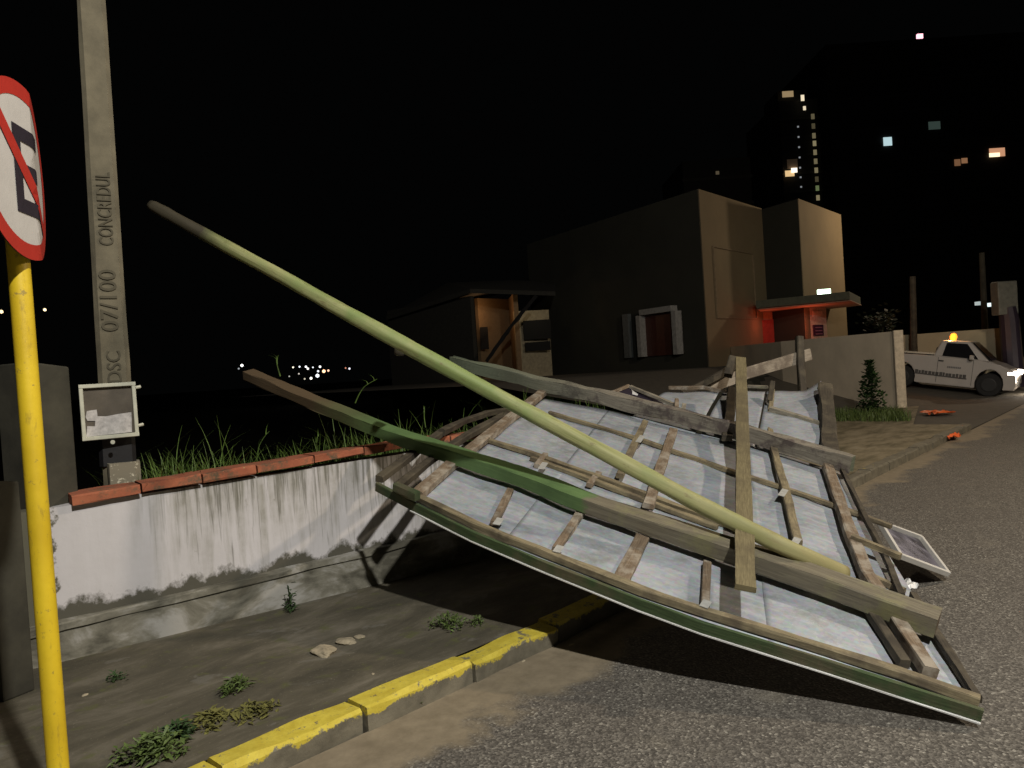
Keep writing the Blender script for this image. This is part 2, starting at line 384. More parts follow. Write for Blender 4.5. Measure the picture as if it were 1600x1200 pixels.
M['galv'] = m_galv(); M['wall'] = m_wall(); M['plinth'] = m_plinth(); M['brick'] = m_brick()
M['asphalt'] = m_asphalt(); M['walk'] = m_walk(); M['kerb'] = m_kerb(); M['grey_beam'] = m_grey_beam(); M['log'] = m_log()
M['concrete'] = plain('pole_concrete', (.135, .118, .078), .9, 0, .3, 5, .4)
M['concrete_dark'] = plain('dark_mossy_concrete', (.04, .037, .025), .9, 0, .5, 3, .4)
M['letters'] = plain('recessed_letters', (.082, .072, .047), .9)
M['yellow'] = plain('yellow_post_paint', (.66, .46, .015), .5, 0, .22, 5, .15)
def m_post():
    m, t, b = newmat('yellow_post_paint'); v = coords(t)
    c = ramp(t, noi(t, v, 3, 6, .6), [(.35, (.56, .385, .012)), (.65, (.72, .52, .02))])
    c = mix(t, ramp(t, noi(t, v, 34, 7, .75), [(.60, 0), (.66, .75)]), c, (.22, .16, .05))
    c = mix(t, ramp(t, noi(t, coords(t, 'Object', (1, 1, .25)), 22, 6, .7), [(.60, 0), (.70, .5)]), c, (.16, .10, .03))
    t.links.new(c, b.inputs['Base Color']); b.inputs['Roughness'].default_value = .5; bump(t, b, noi(t, v, 30, 5), .25, .004); return m
M['yellow'] = m_post()
M['red'] = plain('sign_red', (.42, .025, .015), .5, 0, .1); M['white'] = plain('sign_white', (.52, .50, .47), .5, 0, .06)
M['black'] = plain('sign_black', (.02, .015, .025), .5)
M['tape'] = plain('black_tape', (.008, .008, .009), .5)
M['box_frame'] = plain('meter_box_frame', (.50, .50, .40), .5, 0, .15, 12)
M['box_in'] = plain('meter_box_inside', (.10, .085, .065), .35)
M['paper'] = plain('torn_paper', (.46, .44, .42), .8, 0, .3, 30)
M['void'] = plain('near_black', (.004, .004, .004), .9)
M['soil'] = plain('dark_soil', (.016, .017, .009), .95, 0, .4, 2)
M['leaf'] = plain('weed_leaf', (.085, .125, .03), .6, 0, .55, 22); M['grass'] = plain('grass_blade', (.085, .145, .025), .6, 0, .6, 14)
M['leaf_dark'] = plain('dark_leaf', (.035, .07, .02), .6, 0, .5, 22); M['moss'] = plain('yellow_moss', (.13, .125, .03), .9, 0, .4, 20)
M['edge_white'] = plain('bare_sheet_edge', (.72, .72, .70), .4, .1, .05)
M['plate'] = plain('zinc_plate', (.42, .42, .39), .6, .1, .2, 30)
M['frame_white'] = plain('white_window_paint', (.62, .60, .55), .5, 0, .08)
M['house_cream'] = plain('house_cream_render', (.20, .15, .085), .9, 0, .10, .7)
M['house_darker'] = plain('house_darker_render', (.024, .024, .017), .9, 0, .2, .7)  # side walls and roof, coloured much darker than the cream walls
M['yard_wall'] = plain('yard_wall_render', (.74, .63, .47), .9, 0, .12, 1.2)
M['tower'] = plain('tower_dark', (.02, .02, .018), .9)

# ------------------------------------------------------------------ the setting
k0 = gd(350, 1208); k1 = gd(872, 980); k2 = gd(1330, 752); k3 = gd(1475, 683)
sd = (k3-k0).normalized(); ANG = math.atan2(sd.y, sd.x); pn = V(-sd.y, sd.x, 0)      # pn points to the property side
kA = k0-sd*14; kB = k3+sd*120
ROADZ = -.10
def local_obj(mb, name, mat, **k):
    """mesh whose local x runs along the kerb, origin at k0"""
    inv = Matrix.Translation(k0) @ Matrix.Rotation(ANG, 4, 'Z'); iv = inv.inverted()
    mb.v = [tuple(iv @ Vector(p)) for p in mb.v]
    o = mb.build(name, mat, **k); o.matrix_world = inv; return o
m = MB(); rd = -pn
P = [kA, k0, k1, k2, k3, kB]
for a, b in zip(P, P[1:]):
    m.quad([V(a.x, a.y, ROADZ), V(a.x, a.y, ROADZ)+rd*45, V(b.x, b.y, ROADZ)+rd*45, V(b.x, b.y, ROADZ)])
road = tag(local_obj(m, 'road', M['asphalt']), kind='structure')

WD = (gd(610, 905)-gd(95, 1030)).normalized(); W0 = gd(95, 1030); WN = V(WD.y, -WD.x, 0)   # WN to the street
wallA = W0-WD*12; wallE = W0+WD*5.2
m = MB()
yardE = gd(1402, 637); yardD = V(-.35, .935, 0)
back = [wallA, W0, wallE, V(5.2, 14.5, 0), yardE+yardD*.3+V(-3.2, -.5, 0), yardE+V(.25, 0, 0)+V(.35, .1, 0), k3+sd*2.2+pn*1.0]
front = [kA+pn*.17, k0+pn*.17, k1+pn*.17, k2+pn*.17, k3+pn*.17, k3+sd*2.2+pn*.17]
poly = front+list(reversed(back))
for i in range(len(poly)): poly[i] = V(poly[i].x, poly[i].y, 0)
m.quad(poly)
side = tag(local_obj(m, 'pavement', M['walk']), kind='structure')
# kerb stones with joints
m = MB(); Lk = [(kA, k0), (k0, k1), (k1, k2), (k2, k3), (k3, k3+sd*2.2)]; rng = random.Random(3)
pos = []; 
for a, b in Lk:
    L = (b-a).length; n = max(1, round(L/.82)); 
    for i in range(n):
        p = a.lerp(b, (i+.012)/n); q = a.lerp(b, (i+.985)/n); dz = rng.uniform(-.008, .008); dx = rng.uniform(-.006, .006)
        m.sweep([p+pn*(.085+dx)+V(0, 0, ROADZ-.05), q+pn*(.085+dx)+V(0, 0, ROADZ-.05)], .17, .165+dz, (0, 0, 1), step=.04, jit=.016, ch=.11, seed=i+L)
kerb = tag(local_obj(m, 'kerb', M['kerb'], smooth=False), kind='structure')
# side street rising behind the yard wall
fz = at(1542, 620, 22.0); rz = at(1407, 605, 23.4)
m = MB()
_p0 = V(9.88, 19.4, ROADZ+.03); RN = (fz-_p0).cross(rz-_p0).normalized()
if RN.z < 0: RN = -RN
def ramp_z(p): return max(ROADZ+.012, _p0.z-((p.x-_p0.x)*RN.x+(p.y-_p0.y)*RN.y)/RN.z-.012)
m.grid(lambda s, t: (lambda p: V(p.x, p.y, min(1.2, ramp_z(p))))(k3+sd*(1.2+s*26)+pn*(t*26)), 60, 60)
tag(m.build('side_street', plain('side_street_asphalt', (.095, .085, .068), .85, 0, .2, 5, .4)), kind='structure')

# ground: vacant lot behind the wall dropping away, dark land out to the horizon
m = MB()
def gz(x, y):
    p = V(x, y, 0); dd = -(p-W0).dot(WN)             # behind the wall
    l2 = (V(8.6, 24, 0)-wallE); l2.z = 0; l2.normalize(); dd = min(dd, (p-wallE).dot(V(-l2.y, l2.x, 0))+.0)
    if dd < .45: return -.4
    t = min(1, max(0, (dd-.75)/3.4)); return .84-3.9*(t*t*(3-2*t))+.05*noise.noise(V(x*.9, y*.9, 0))
xs = [-900, -300, -100, -50]+[-30+i*.5 for i in range(121)]+[40, 60, 120, 400, 1200]
ys = [-200, -50, -10]+[i*.5 for i in range(81)]+[50, 70, 120, 300, 1000, 2000]
n0 = 0
for y in ys:
    for x in xs: m.v.append((x, y, gz(x, y)))
nx = len(xs)
for j in range(len(ys)-1):
    for i in range(nx-1): m.face((j*nx+i, j*nx+i+1, (j+1)*nx+i+1, (j+1)*nx+i))
tag(m.build('ground', M['soil'], smooth=True), kind='structure')

# ------------------------------------------------------------------ low white wall with plinth and coping
wall = thing('garden_wall', W0, 'low stained white wall with red brick coping beside the pavement', 'wall')
wm = Matrix.Translation(W0) @ Matrix.Rotation(math.atan2(WD.y, WD.x), 4, 'Z'); wall.matrix_world = wm
def wpart(mb, name, mat, **k):
    o = mb.build(name, mat, **k); o.parent = wall; return o
wl = 4.7; TOP0, TOP1 = .93, 1.02
def wtop(x): return TOP0+(TOP1-TOP0)*min(1, x/2.3)
m = MB(); x0 = -.16
n = 40
ta = [V(x0+(wl-x0)*i/n, .0, wtop(x0+(wl-x0)*i/n)) for i in range(n+1)]
m.prism([V(x0, 0, -.3), V(wl, 0, -.3), V(wl, .16, -.3), V(x0, .16, -.3)], [V(x0, 0, wtop(0)), V(wl, 0, wtop(wl)), V(wl, .16, wtop(wl)), V(x0, .16, wtop(0))])
wpart(m, 'plaster_face', M['wall'])
m = MB(); m.sweep([V(x0, -.03, .17+.02), V(wl, -.03, .285+.01)], .09, .045, (0, 0, 1), step=.1, jit=.012)
wpart(m, 'ledge', M['plinth'])
m = MB(); m.prism([V(x0, -.06, -.2), V(wl, -.06, -.2), V(wl, -.002, -.2), V(x0, -.002, -.2)], [V(x0, -.06, .19), V(wl, -.06, .295), V(wl, -.002, .295), V(x0, -.002, .19)])
wpart(m, 'plinth', M['plinth'])
bx = .12; i = 0; rng = random.Random(9)
m = MB()
while bx < wl-.1:
    L = .40+rng.uniform(-.03, .03); z = wtop(bx)+.004; z2 = wtop(bx+L)+.004
    m.sweep([V(bx, .07, z), V(bx+L-.012, .07, z2)], .25, .058+rng.uniform(-.004, .004), (0, 0, 1), step=.05, jit=.010, seed=i); bx += L; i += 1
wpart(m, 'brick_coping', M['brick'])

# dark pillar and gatepost to the left of the wall
def block(name, u0, u1, vt, y0, y1, label, cat, depth=.5, mat='concrete_dark', bottom=0, slope=0):
    a = at(u0, vt, y0); b = at(u1, vt+slope, y1); 
    nn = V(-(b-a).y, (b-a).x, 0).normalized(); 
    if nn.y < 0: nn = -nn
    m = MB(); A = V(a.x, a.y, bottom); B = V(b.x, b.y, bottom)
    n = 10
    m.prism([A, B, B+nn*depth, A+nn*depth], [V(A.x, A.y, a.z), V(B.x, B.y, b.z), V(B.x, B.y, b.z)+nn*depth, V(A.x, A.y, a.z)+nn*depth])
    return tag(m.build(name, M[mat], bevel=.01), label, cat)
block('gate_pillar', 44, 108, 565, 4.62, 4.85, 'dark mossy concrete pillar between yellow post and meter box', 'pillar', .35, slope=8)
block('gate_post', -22, 30, 752, 4.0, 4.15, 'low dark concrete gatepost at the left edge behind yellow post', 'post', .2)

# ------------------------------------------------------------------ concrete utility pole with meter box
PB = at(186, 745, 5.25); PX, PY = PB.x, PB.y
up = thing('utility_pole', V(PX, PY, .6), 'grey concrete utility pole with embossed lettering behind the white wall', 'utility pole')
pdir = V(-PX, -PY, 0).normalized(); pr = V(-pdir.y, pdir.x, 0)
if pr.x < 0: pr = -pr
m = MB(); a = V(PX, PY, .3); 
# lean measured against the true vertical
top = at(138, -60, 5.25); low = V(PX, PY, .3)
axis = (top-V(PX, PY, PB.z))
topp = V(PX, PY, PB.z)+axis*1.5
m.sweep([low, topp], .215, .19, pdir, base=False, step=.3, jit=.006, ch=.16, taper=(1.0, .70))
up_s = m.build('shaft', M['concrete'], up)
def text_mesh(body, size, ext, name, mat, parent, origin, xdir, ydir, align='LEFT', bold=0, xs=1):
    cu = bpy.data.curves.new(name, 'FONT'); cu.body = body; cu.size = size; cu.extrude = ext; cu.offset = bold; cu.align_x = align; cu.resolution_u = 3
    tmp = bpy.data.objects.new('tmp_text', cu); col.objects.link(tmp)
    bpy.context.view_layer.update(); dg = bpy.context.evaluated_depsgraph_get()
    me = bpy.data.meshes.new_from_object(tmp.evaluated_get(dg)); bpy.data.objects.remove(tmp); bpy.data.curves.remove(cu)
    me.transform(Matrix.Diagonal((xs, 1, 1, 1)))
    x = Vector(xdir).normalized(); z = x.cross(Vector(ydir)).normalized(); y = z.cross(x)
    Mx = Matrix(((x.x, y.x, z.x, origin[0]), (x.y, y.y, z.y, origin[1]), (x.z, y.z, z.z, origin[2]), (0, 0, 0, 1)))
    me.transform(Mx); me.materials.clear(); me.materials.append(mat)
    o = bpy.data.objects.new(name, me); col.objects.link(o)
    if parent: o.parent = parent; o.matrix_parent_inverse = parent.matrix_basis.inverted()
    return o
ax = axis.normalized()
def pole_pt(v): # on the axis at the pixel row v
    best = None
    for i in range(0, 600):
        p = V(PX, PY, PB.z)+axis*(i/400-.1); q = p-CAM; vv = 600-F*(q.dot(UP))/(q.dot(FW))
        if best is None or abs(vv-v) < best[0]: best = (abs(vv-v), p)
    return best[1]
fo = .094
for body, v0, size, xs in (('DSC', 599, .125, .95), ('07/100', 519, .150, 1.02), ('CONCREDUL', 387, .125, .66)):
    o = pole_pt(v0)+pdir*(.0965 if v0 > 450 else .091)+pr*.052
    text_mesh(body, size, .004, 'embossed_lettering', M['letters'], up, o, ax, -pr, bold=.001, xs=xs)
m = MB(); m.sweep([pole_pt(725), pole_pt(683)], .226, .205, pdir, base=False, step=.1); m.build('black_tape_wrap', M['tape'], up)
# speckled concrete jacket at the foot, in front
m = MB(); f0 = pole_pt(775)+pdir*.06+pr*.03; m.sweep([f0, pole_pt(722)+pdir*.06+pr*.03], .19, .16, pdir, base=False, step=.03, jit=.02)
mm, t_, b_ = newmat('speckled_render'); v_ = coords(t_)
c_ = mix(t_, ramp(t_, noi(t_, v_, 30, 4, .7), [(.58, 0), (.63, 1)]), (.20, .18, .13), (.55, .52, .40)); t_.links.new(c_, b_.inputs['Base Color']); b_.inputs['Roughness'].default_value = .9
m.build('speckled_foot', mm, up)
# meter box
bc = at(170, 642, 5.08)
mbx = thing('meter_box', bc, 'open white meter box with torn paper on the utility pole', 'meter box')
yaw = R(8)
bxr = (Matrix.Rotation(yaw, 3, 'Z') @ pr).normalized(); bxf = V(bxr.y, -bxr.x, 0); 
if bxf.y > 0: bxf = -bxf
bz = V(0, 0, 1)
def bpt(x, z, d=0): return bc+bxr*x+bz*z+bxf*d
bw, bh = .158, .173
m = MB(); m.sweep([bpt(-bw, 0, -.05), bpt(bw, 0, -.05)], bh*2, .10, bxf, base=False, step=1, ch=.05)
m.build('case', M['box_in'], mbx)
m = MB()
for p, q in (((-bw-.012, bh), (bw+.012, bh)), ((-bw-.012, -bh), (bw+.012, -bh))):
    m.sweep([bpt(p[0], p[1], .0), bpt(q[0], q[1], .0)], .026, .03, bxf, step=.5)
for s in (-1, 1): m.sweep([bpt(s*bw, -bh+.0131, .002), bpt(s*bw, bh-.0131, .002)], .024, .026, bxf, step=.5)
m.build('frame', M['box_frame'], mbx)
m = MB(); rng = random.Random(4)
pts = [(-.145, -.16), (.13, -.155), (.135, -.02), (.06, -.025), (-.02, -.035), (-.07, -.03), (-.072, .015), (-.13, .01), (-.14, -.03), (-.13, -.055), (-.085, -.06), (-.09, -.095), (-.135, -.09)]
m.prism([bpt(x, z, .004) for x, z in pts], [bpt(x, z, .008) for x, z in pts]); m.build('torn_paper', M['paper'], mbx)
for z in (.145, -.115):
    m = MB(); m.tube([bpt(bw+.012, z, .01), bpt(bw+.045, z+.005, .0)], .011, 8); m.build('hinge', M['box_frame'], mbx)
m = MB(); m.tube([bpt(.0, -bh-.035, .06), bpt(.0, -bh-.035, .072)], .014, 10); m.build('knob', M['box_frame'], mbx)

# ------------------------------------------------------------------ no parking sign
sb = at(90, 1190, 2.72); st = at(28, 395, 2.72)
pax = (st-sb).normalized()
sgn = thing('no_parking_sign', V(sb.x, sb.y, 0), 'bent round no parking sign with letter E on a yellow post', 'road sign')
sc0 = at(17, 268, 2.70)
m = MB(); ptop = at(18, 275, 2.745); m.tube([sb-pax*.5, sb, st.lerp(sb, .5), st, ptop], .036, 24); m.build('post', M['yellow'], sgn, smooth=True)
SA = R(97); tx = V(math.cos(SA), math.sin(SA), 0); tz = V(0, 0, 1); tn = tx.cross(tz)   # normal
if tn.x < 0: tn = -tn
tz = (pax*.9+V(0, 0, .1)).normalized()
CRX = .075
def sp(x, z, h=0):
    y = 0
    if x > CRX: y = -(x-CRX)*.34
    return sc0+tx*x+tz*z+tn*(.045+h)+tn*y
SR = .315
def disc(r0, r1, h, name, mat, seg=72):
    m = MB()
    # rows of strips so the crease is followed
    for i in range(seg):
        a, b = 2*math.pi*i/seg, 2*math.pi*(i+1)/seg
        for k in range(5):
            ra, rb = r0+(r1-r0)*k/5, r0+(r1-r0)*(k+1)/5
            pp = [(ra*math.cos(a), ra*math.sin(a)), (rb*math.cos(a), rb*math.sin(a)), (rb*math.cos(b), rb*math.sin(b)), (ra*math.cos(b), ra*math.sin(b))]
            m.quad([sp(x, z, h) for x, z in pp])
    return m.build(name, mat, sgn)
disc(0, SR, -.003, 'plate', M['concrete']); disc(0, SR-.045, 0, 'white_face', M['white']); disc(SR-.055, SR, .0015, 'red_ring', M['red'])
def strip(pts, h, name, mat):
    m = MB()
    for q in pts:
        (ax_, az), (bx_, bz_), (cx, cz), (dx, dz) = q; n = 14
        for i in range(n):
            s0, s1 = i/n, (i+1)/n
            L = lambda p, q2, s: (p[0]+(q2[0]-p[0])*s, p[1]+(q2[1]-p[1])*s)
            p1, p2 = L((ax_, az), (bx_, bz_), s0), L((ax_, az), (bx_, bz_), s1); p4, p3 = L((dx, dz), (cx, cz), s0), L((dx, dz), (cx, cz), s1)
            m.quad([sp(*p, h) for p in (p1, p2, p3, p4)])
    return m.build(name, mat, sgn)
ew, eh, et = .11, .155, .052
def rect(x0, z0, x1, z1): return ((x0, z0), (x1, z0), (x1, z1), (x0, z1))
strip([rect(-.07, -eh, -.07+et, eh), rect(-.07+et, eh-et, ew+.03, eh), rect(-.07+et, -et/2, ew, et/2), rect(-.07+et, -eh, ew+.03, -eh+et)], .0025, 'letter_e', M['black'])
q = SR-.05; c45 = math.cos(R(45)); hw = .026
strip([((-q*c45-hw*c45, q*c45-hw*c45), (q*c45-hw*c45, -q*c45-hw*c45), (q*c45+hw*c45, -q*c45+hw*c45), (-q*c45+hw*c45, q*c45+hw*c45))], .004, 'red_slash', M['red'])

# ------------------------------------------------------------------ the fallen hoarding: plane A B D
A = at(590, 757, 5.15); B = gd(1535, 1112, -.03); D = at(850, 622, 7.5)
PN = (B-A).cross(D-A).normalized()
if PN.z < 0: PN = -PN
def pl(u, v, h=0.0):
    d = ray(u, v); return CAM+d*(((A-CAM).dot(PN)+h)/d.dot(PN))
hb = thing('fallen_billboard', (A+B+D)/3, 'fallen billboard back of galvanised sheets and timber battens tilted across the kerb', 'billboard')
def interp(poly, s):
    # poly list of points; by cumulative length
    L = [0]
    for a, b in zip(poly, poly[1:]): L.append(L[-1]+(b-a).length)
    t = s*L[-1]
    for i in range(len(poly)-1):
        if t <= L[i+1] or i == len(poly)-2:
            return poly[i].lerp(poly[i+1], (t-L[i])/(L[i+1]-L[i]))
low_edge = [pl(645, 786), pl(740, 833), pl(840, 875), pl(1000, 939), pl(1100, 975), pl(1200, 1006), pl(1300, 1037), pl(1400, 1069), pl(1535, 1112)]
up_edge = [pl(850, 622), pl(960, 642), pl(1060, 668), pl(1150, 690), pl(1230, 712), pl(1312, 737)]
def right_pt(t): return None
cuts = [0, .235, .47, .72, 1.0]
for i in range(4):
    a, b = cuts[i], cuts[i+1]+(.012 if i < 3 else 0)
    off = .0015*(i % 2)
    def fn(s, t, a=a, b=b, off=off, i=i):
        q = a+(b-a)*s; p = interp(low_edge, q).lerp(interp(up_edge, q), t)
        n = .016*noise.noise(V(q*8+i*3, t*4, 1))+.005*noise.noise(V(q*30, t*10, 4))
        return p+PN*(n*min(1, 6*t, 6*(1-t)+.2)+off-.006)
    m = MB(); m.grid(fn, 26, 26); m.build('metal_sheet', M['galv'], hb, smooth=True, solid=.0025)
def bar(name, pix, wdt, hgt, mat, h=.004, parent=hb, **k):
    m = MB(); m.sweep([pl(u, v, h) for u, v in pix], wdt, hgt, PN, jit=k.pop('jit', .008), step=k.pop('step', .1), seed=random.random()*50, **k)
    return m.build(name, M[mat], parent)
# lower rail: wood batten and green rail, bright bare sheet edge underneath
bar('edge_rail', [(655, 783), (742, 826), (842, 866), (1002, 929), (1102, 963), (1202, 994), (1302, 1026), (1402, 1058), (1528, 1102)], .045, .045, 'wood_tan', .003)
m = MB(); le = [p-(D-A).normalized()*.012+PN*.0 for p in [pl(590, 757)]+low_edge]
m.sweep([p-PN*.040 for p in le], .022, .060, PN, jit=.004, step=.1); m.build('green_edge_board', M['wood_green'], hb)
m = MB(); m.sweep([p-PN*.049-(D-A).normalized()*.013 for p in le[1:]], .010, .008, PN, jit=.001, step=.1); m.build('bare_edge_strip', M['edge_white'], hb)
# left open frame: three bars running up
bar('side_bar', [(592, 754), (650, 710), (690, 680)], .06, .05, 'wood_dark', .0)
m = MB(); m.sweep([pl(690, 680, .02), at(725, 662, 6.7), at(760, 650, 7.1), at(800, 643, 7.5)], .05, .05, PN, jit=.01); m.build('side_bar', M['wood_dark'], hb)
bar('side_bar', [(622, 766), (675, 722), (728, 686), (790, 652)], .06, .05, 'wood_dark', .0)
bar('side_bar', [(651, 780), (705, 732), (760, 688), (808, 650), (850, 616)], .085, .06, 'wood_brown', .0)
bar('corner_block', [(618, 767), (652, 782)], .05, .06, 'wood_green', .05)
# long battens
bar('long_batten', [(757, 689), (830, 712), (905, 739), (1010, 777), (1130, 822), (1240, 862)], .045, .035, 'wood_tan', .003)
bar('long_batten', [(830, 719), (905, 746), (1010, 786), (1120, 828)], .04, .03, 'wood_tan', .003)
bar('long_batten', [(858, 647), (930, 668), (1010, 693), (1130, 735), (1240, 771), (1345, 808), (1392, 826)], .038, .03, 'wood_tan', .003)
bar('long_batten', [(1330, 843), (1406, 874)], .035, .035, 'wood_tan', .07)
bar('long_batten', [(1355, 902), (1412, 928)], .045, .035, 'wood_tan', .004)
# cross battens
for pix, wdt, mt in (([(772, 822), (797, 770)], .05, 'wood_brown'), ([(868, 864), (908, 803)], .052, 'wood_brown'), ([(968, 915), (1004, 843)], .085, 'wood_brown'),
                     ([(1101, 952), (1104, 884)], .045, 'wood_brown'), ([(838, 732), (852, 714)], .045, 'wood_brown'),
                     ([(920, 762), (935, 743)], .045, 'wood_brown'), ([(968, 748), (990, 700), (1008, 662)], .055, 'wood_tan'),
                     ([(1012, 795), (1030, 740), (1052, 675)], .075, 'wood_brown'), ([(1246, 852), (1228, 775), (1208, 703)], .055, 'wood_tan'),
                     ([(1408, 935), (1375, 860), (1340, 790), (1315, 738)], .035, 'wood_dark')):
    bar('cross_batten', pix, wdt, .035, mt, .037 if len(pix) > 2 else .004)
bar('cross_batten', [(1526, 1098), (1470, 1010), (1425, 935)], .04, .04, 'wood_dark', .004)
bar('cross_beam', [(1452, 1060), (1352, 905), (1320, 820), (1292, 735)], .075, .06, 'wood_brown', .02)
bar('cross_beam', [(1412, 1045), (1360, 965), (1345, 940)], .05, .05, 'wood_dark', .01)
for u, v in ((1000, 686), (848, 728), (778, 815), (872, 858), (1102, 944), (1243, 846), (1223, 770), (1036, 816)):
    m = MB(); zz_ = .052 if v > 800 and u < 1150 else .073; m.sweep([pl(u-3, v+5, zz_), pl(u+4, v-5, zz_)], .045, .003, PN, step=1); m.build('joint_plate', M['plate'], hb)

# raised part behind the upper beam (the sheets bend up from there)
T1 = at(1040, 612, 8.5); T2 = at(1284, 611, 7.9)
hinge = [pl(u, v) for u, v in ((985, 652), (1060, 672), (1150, 692), (1230, 712), (1295, 728))]
def bent(a, b, i):
    def fn(s, t):
        q = a+(b-a)*s; p = interp(hinge, q).lerp(T1.lerp(T2, q), t)
        n = .02*noise.noise(V(q*5+i*3, t*3, 9))
        if q > .9: n += (q-.9)*1.6*(t**2)*max(0, t-.2)     # curled corner
        return p+PN*(n*min(1, 6*t))
    m = MB(); m.grid(fn, 16, 18); m.build('metal_sheet', M['galv'], hb, smooth=True, solid=.0025)
bent(.0, .36, 1); bent(.385, .655, 2); bent(.665, .985, 3)
def rail(name, pts, wd, hg, mt, parent=hb, up=PN, **k):
    m = MB(); m.sweep(pts, wd, hg, up, jit=k.pop('jit', .01), seed=random.random()*40, **k); return m.build(name, M[mt], parent)
hh = lambda u, v, y: at(u, v, y)
rail('cross_batten', [pl(1205, 703, .03), hh(1202, 660, 7.35), hh(1206, 612, 7.75)], .05, .035, 'wood_tan')
rail('long_batten', [hh(1203, 643, 7.45), hh(1245, 655, 7.25), hh(1283, 668, 7.05)], .055, .05, 'wood_grey')
rail('end_post', [pl(1297, 722, .04), hh(1293, 690, 6.75), hh(1291, 650, 7.2), hh(1287, 610, 7.65)], .13, .09, 'wood_dark', jit=.02)
rail('long_batten', [hh(1045, 609, 8.45), hh(1100, 608, 8.35), hh(1142, 616, 8.1)], .04, .04, 'wood_brown')
rail('long_batten', [hh(1168, 606, 8.2), hh(1200, 607, 8.1)], .03, .03, 'wood_grey')
rail('dark_strut', [pl(1135, 690, .03), hh(1140, 650, 7.3), hh(1143, 612, 7.9)], .09, .06, 'wood_dark')
# torn corner piece left of the raised sheets
tp = thing('torn_sheet_piece', hh(985, 625, 7.9), 'torn dark sheet scrap with rusty lip and white edge above grey beam', 'metal scrap')
m = MB(); m.prism([hh(948, 621, 7.7), hh(983, 604, 8.0), hh(1062, 636, 7.9), hh(1042, 642, 7.6)], [hh(948, 619, 7.68), hh(983, 602, 7.98), hh(1062, 634, 7.88), hh(1042, 640, 7.58)])
m.build('sheet', M['black'], tp)
rail('wooden_lip', [hh(984, 606, 7.95), hh(1020, 621, 7.8), hh(1056, 636, 7.6)], .05, .03, 'wood_grey', tp)
rail('wooden_lip', [hh(945, 620, 7.66), hh(982, 605, 7.95)], .03, .03, 'wood_brown', tp)
m = MB(); m.prism([hh(961, 620, 7.6), hh(984, 618, 7.55), hh(986, 623, 7.5), hh(962, 623, 7.55)], [hh(961, 619, 7.6), hh(984, 617, 7.55), hh(986, 622, 7.5), hh(962, 622, 7.55)])
m.build('white_edge', M['edge_white'], tp)
m = MB(); m.prism([hh(986, 613, 7.7), hh(996, 618, 7.62), hh(988, 616, 7.6)], [hh(986, 608, 7.7), hh(997, 616, 7.62), hh(988, 611, 7.6)]); m.build('white_edge', M['edge_white'], tp)
rail('stub', [hh(1056, 642, 7.45), hh(1057, 627, 7.6)], .04, .035, 'wood_brown', tp); rail('stub', [hh(1067, 645, 7.4), hh(1069, 634, 7.5)], .04, .035, 'wood_grey', tp)

# ------------------------------------------------------------------ beams, board, round pole lying on it
HB = .045
g0 = pl(1462, 988, HB); g1 = pl(1205, 895, HB); g2 = pl(933, 803, HB); g3 = pl(802, 751, HB)
dirb = (g3-g0).normalized()
g4 = at(600, 682, g3.y+ (g3-g0).normalized().y*1.15)
g5 = at(388, 592, 0+g3.y+(g3-g0).normalized().y*2.75)
def smooth(ctl, n=6):
    out = []
    for i in range(len(ctl)-1):
        a, b, c, d = ctl[max(0, i-1)], ctl[i], ctl[i+1], ctl[min(len(ctl)-1, i+2)]
        for k in range(n):
            t = k/n; out.append(.5*((2*b)+(c-a)*t+(2*a-5*b+4*c-d)*t*t+(3*b-a-3*c+d)*t*t*t))
    return out+[ctl[-1]]
path = smooth([g5, g4, g3, g2, g1, g0])
BEAM_SPLIT = 0
Ls = 0; 
for a, b in zip(path[:18], path[1:19]): Ls += (b-a).length
BEAM_SPLIT = Ls+.04
M['beam'] = m_beam()
m = MB(); m.sweep(path, .125, .10, (PN+V(-.5, -.8, 0)*.05), step=.05, jit=.011, ch=.05, seed=2, taper=(.85, 1.12))
tag(m.build('timber_beam', M['beam']), 'long heavy beam, green at left and grey at right, lying across the billboard', 'timber beam')
h0 = pl(1330, 738, HB); h1 = pl(1160, 686, HB); h2 = pl(1000, 645, HB); h3 = pl(860, 612, HB)
h4 = at(705, 573, h3.y+(h3-h1).normalized().y*.9)
m = MB(); m.sweep([h4, h3, h2, h1, h0], (.09), .13, (PN+V(-.5, -.8, 0)*.08), step=.05, jit=.024, ch=.05, seed=5, taper=(.92, 1.05))
tag(m.build('timber_beam', M['grey_beam']), 'weathered grey beam with flaking surface crossing the upper half of the billboard', 'timber beam')
# board across both beams
HT = HB+.160
b0 = pl(1164, 924, HT+.01); b1 = pl(1160, 700, HT+.01)
m = MB(); b2 = at(1157, 562, 7.6)
m.sweep([b0, b1, b2], (.100), .032, PN, step=.1, jit=.006, ch=.05, seed=8)
tag(m.build('wooden_board', M['wood_board']), 'straight olive brown board standing out over both beams of the billboard', 'board')
# round pole
RP = .050
ctl = [pl(1318, 897, RP)]
for u, v, y in ((1240, 861, 4.22), (1158, 821, 4.35), (1085, 784, 4.48), (1000, 738, 4.62), (900, 684, 4.77), (820, 641, 4.87), (740, 598, 4.91), (614, 529, 4.95), (500, 466, 5.07), (400, 410, 5.20), (325, 369, 5.30), (290, 350, 5.34), (235, 320, 5.41)):
    ctl.append(at(u, v, y))
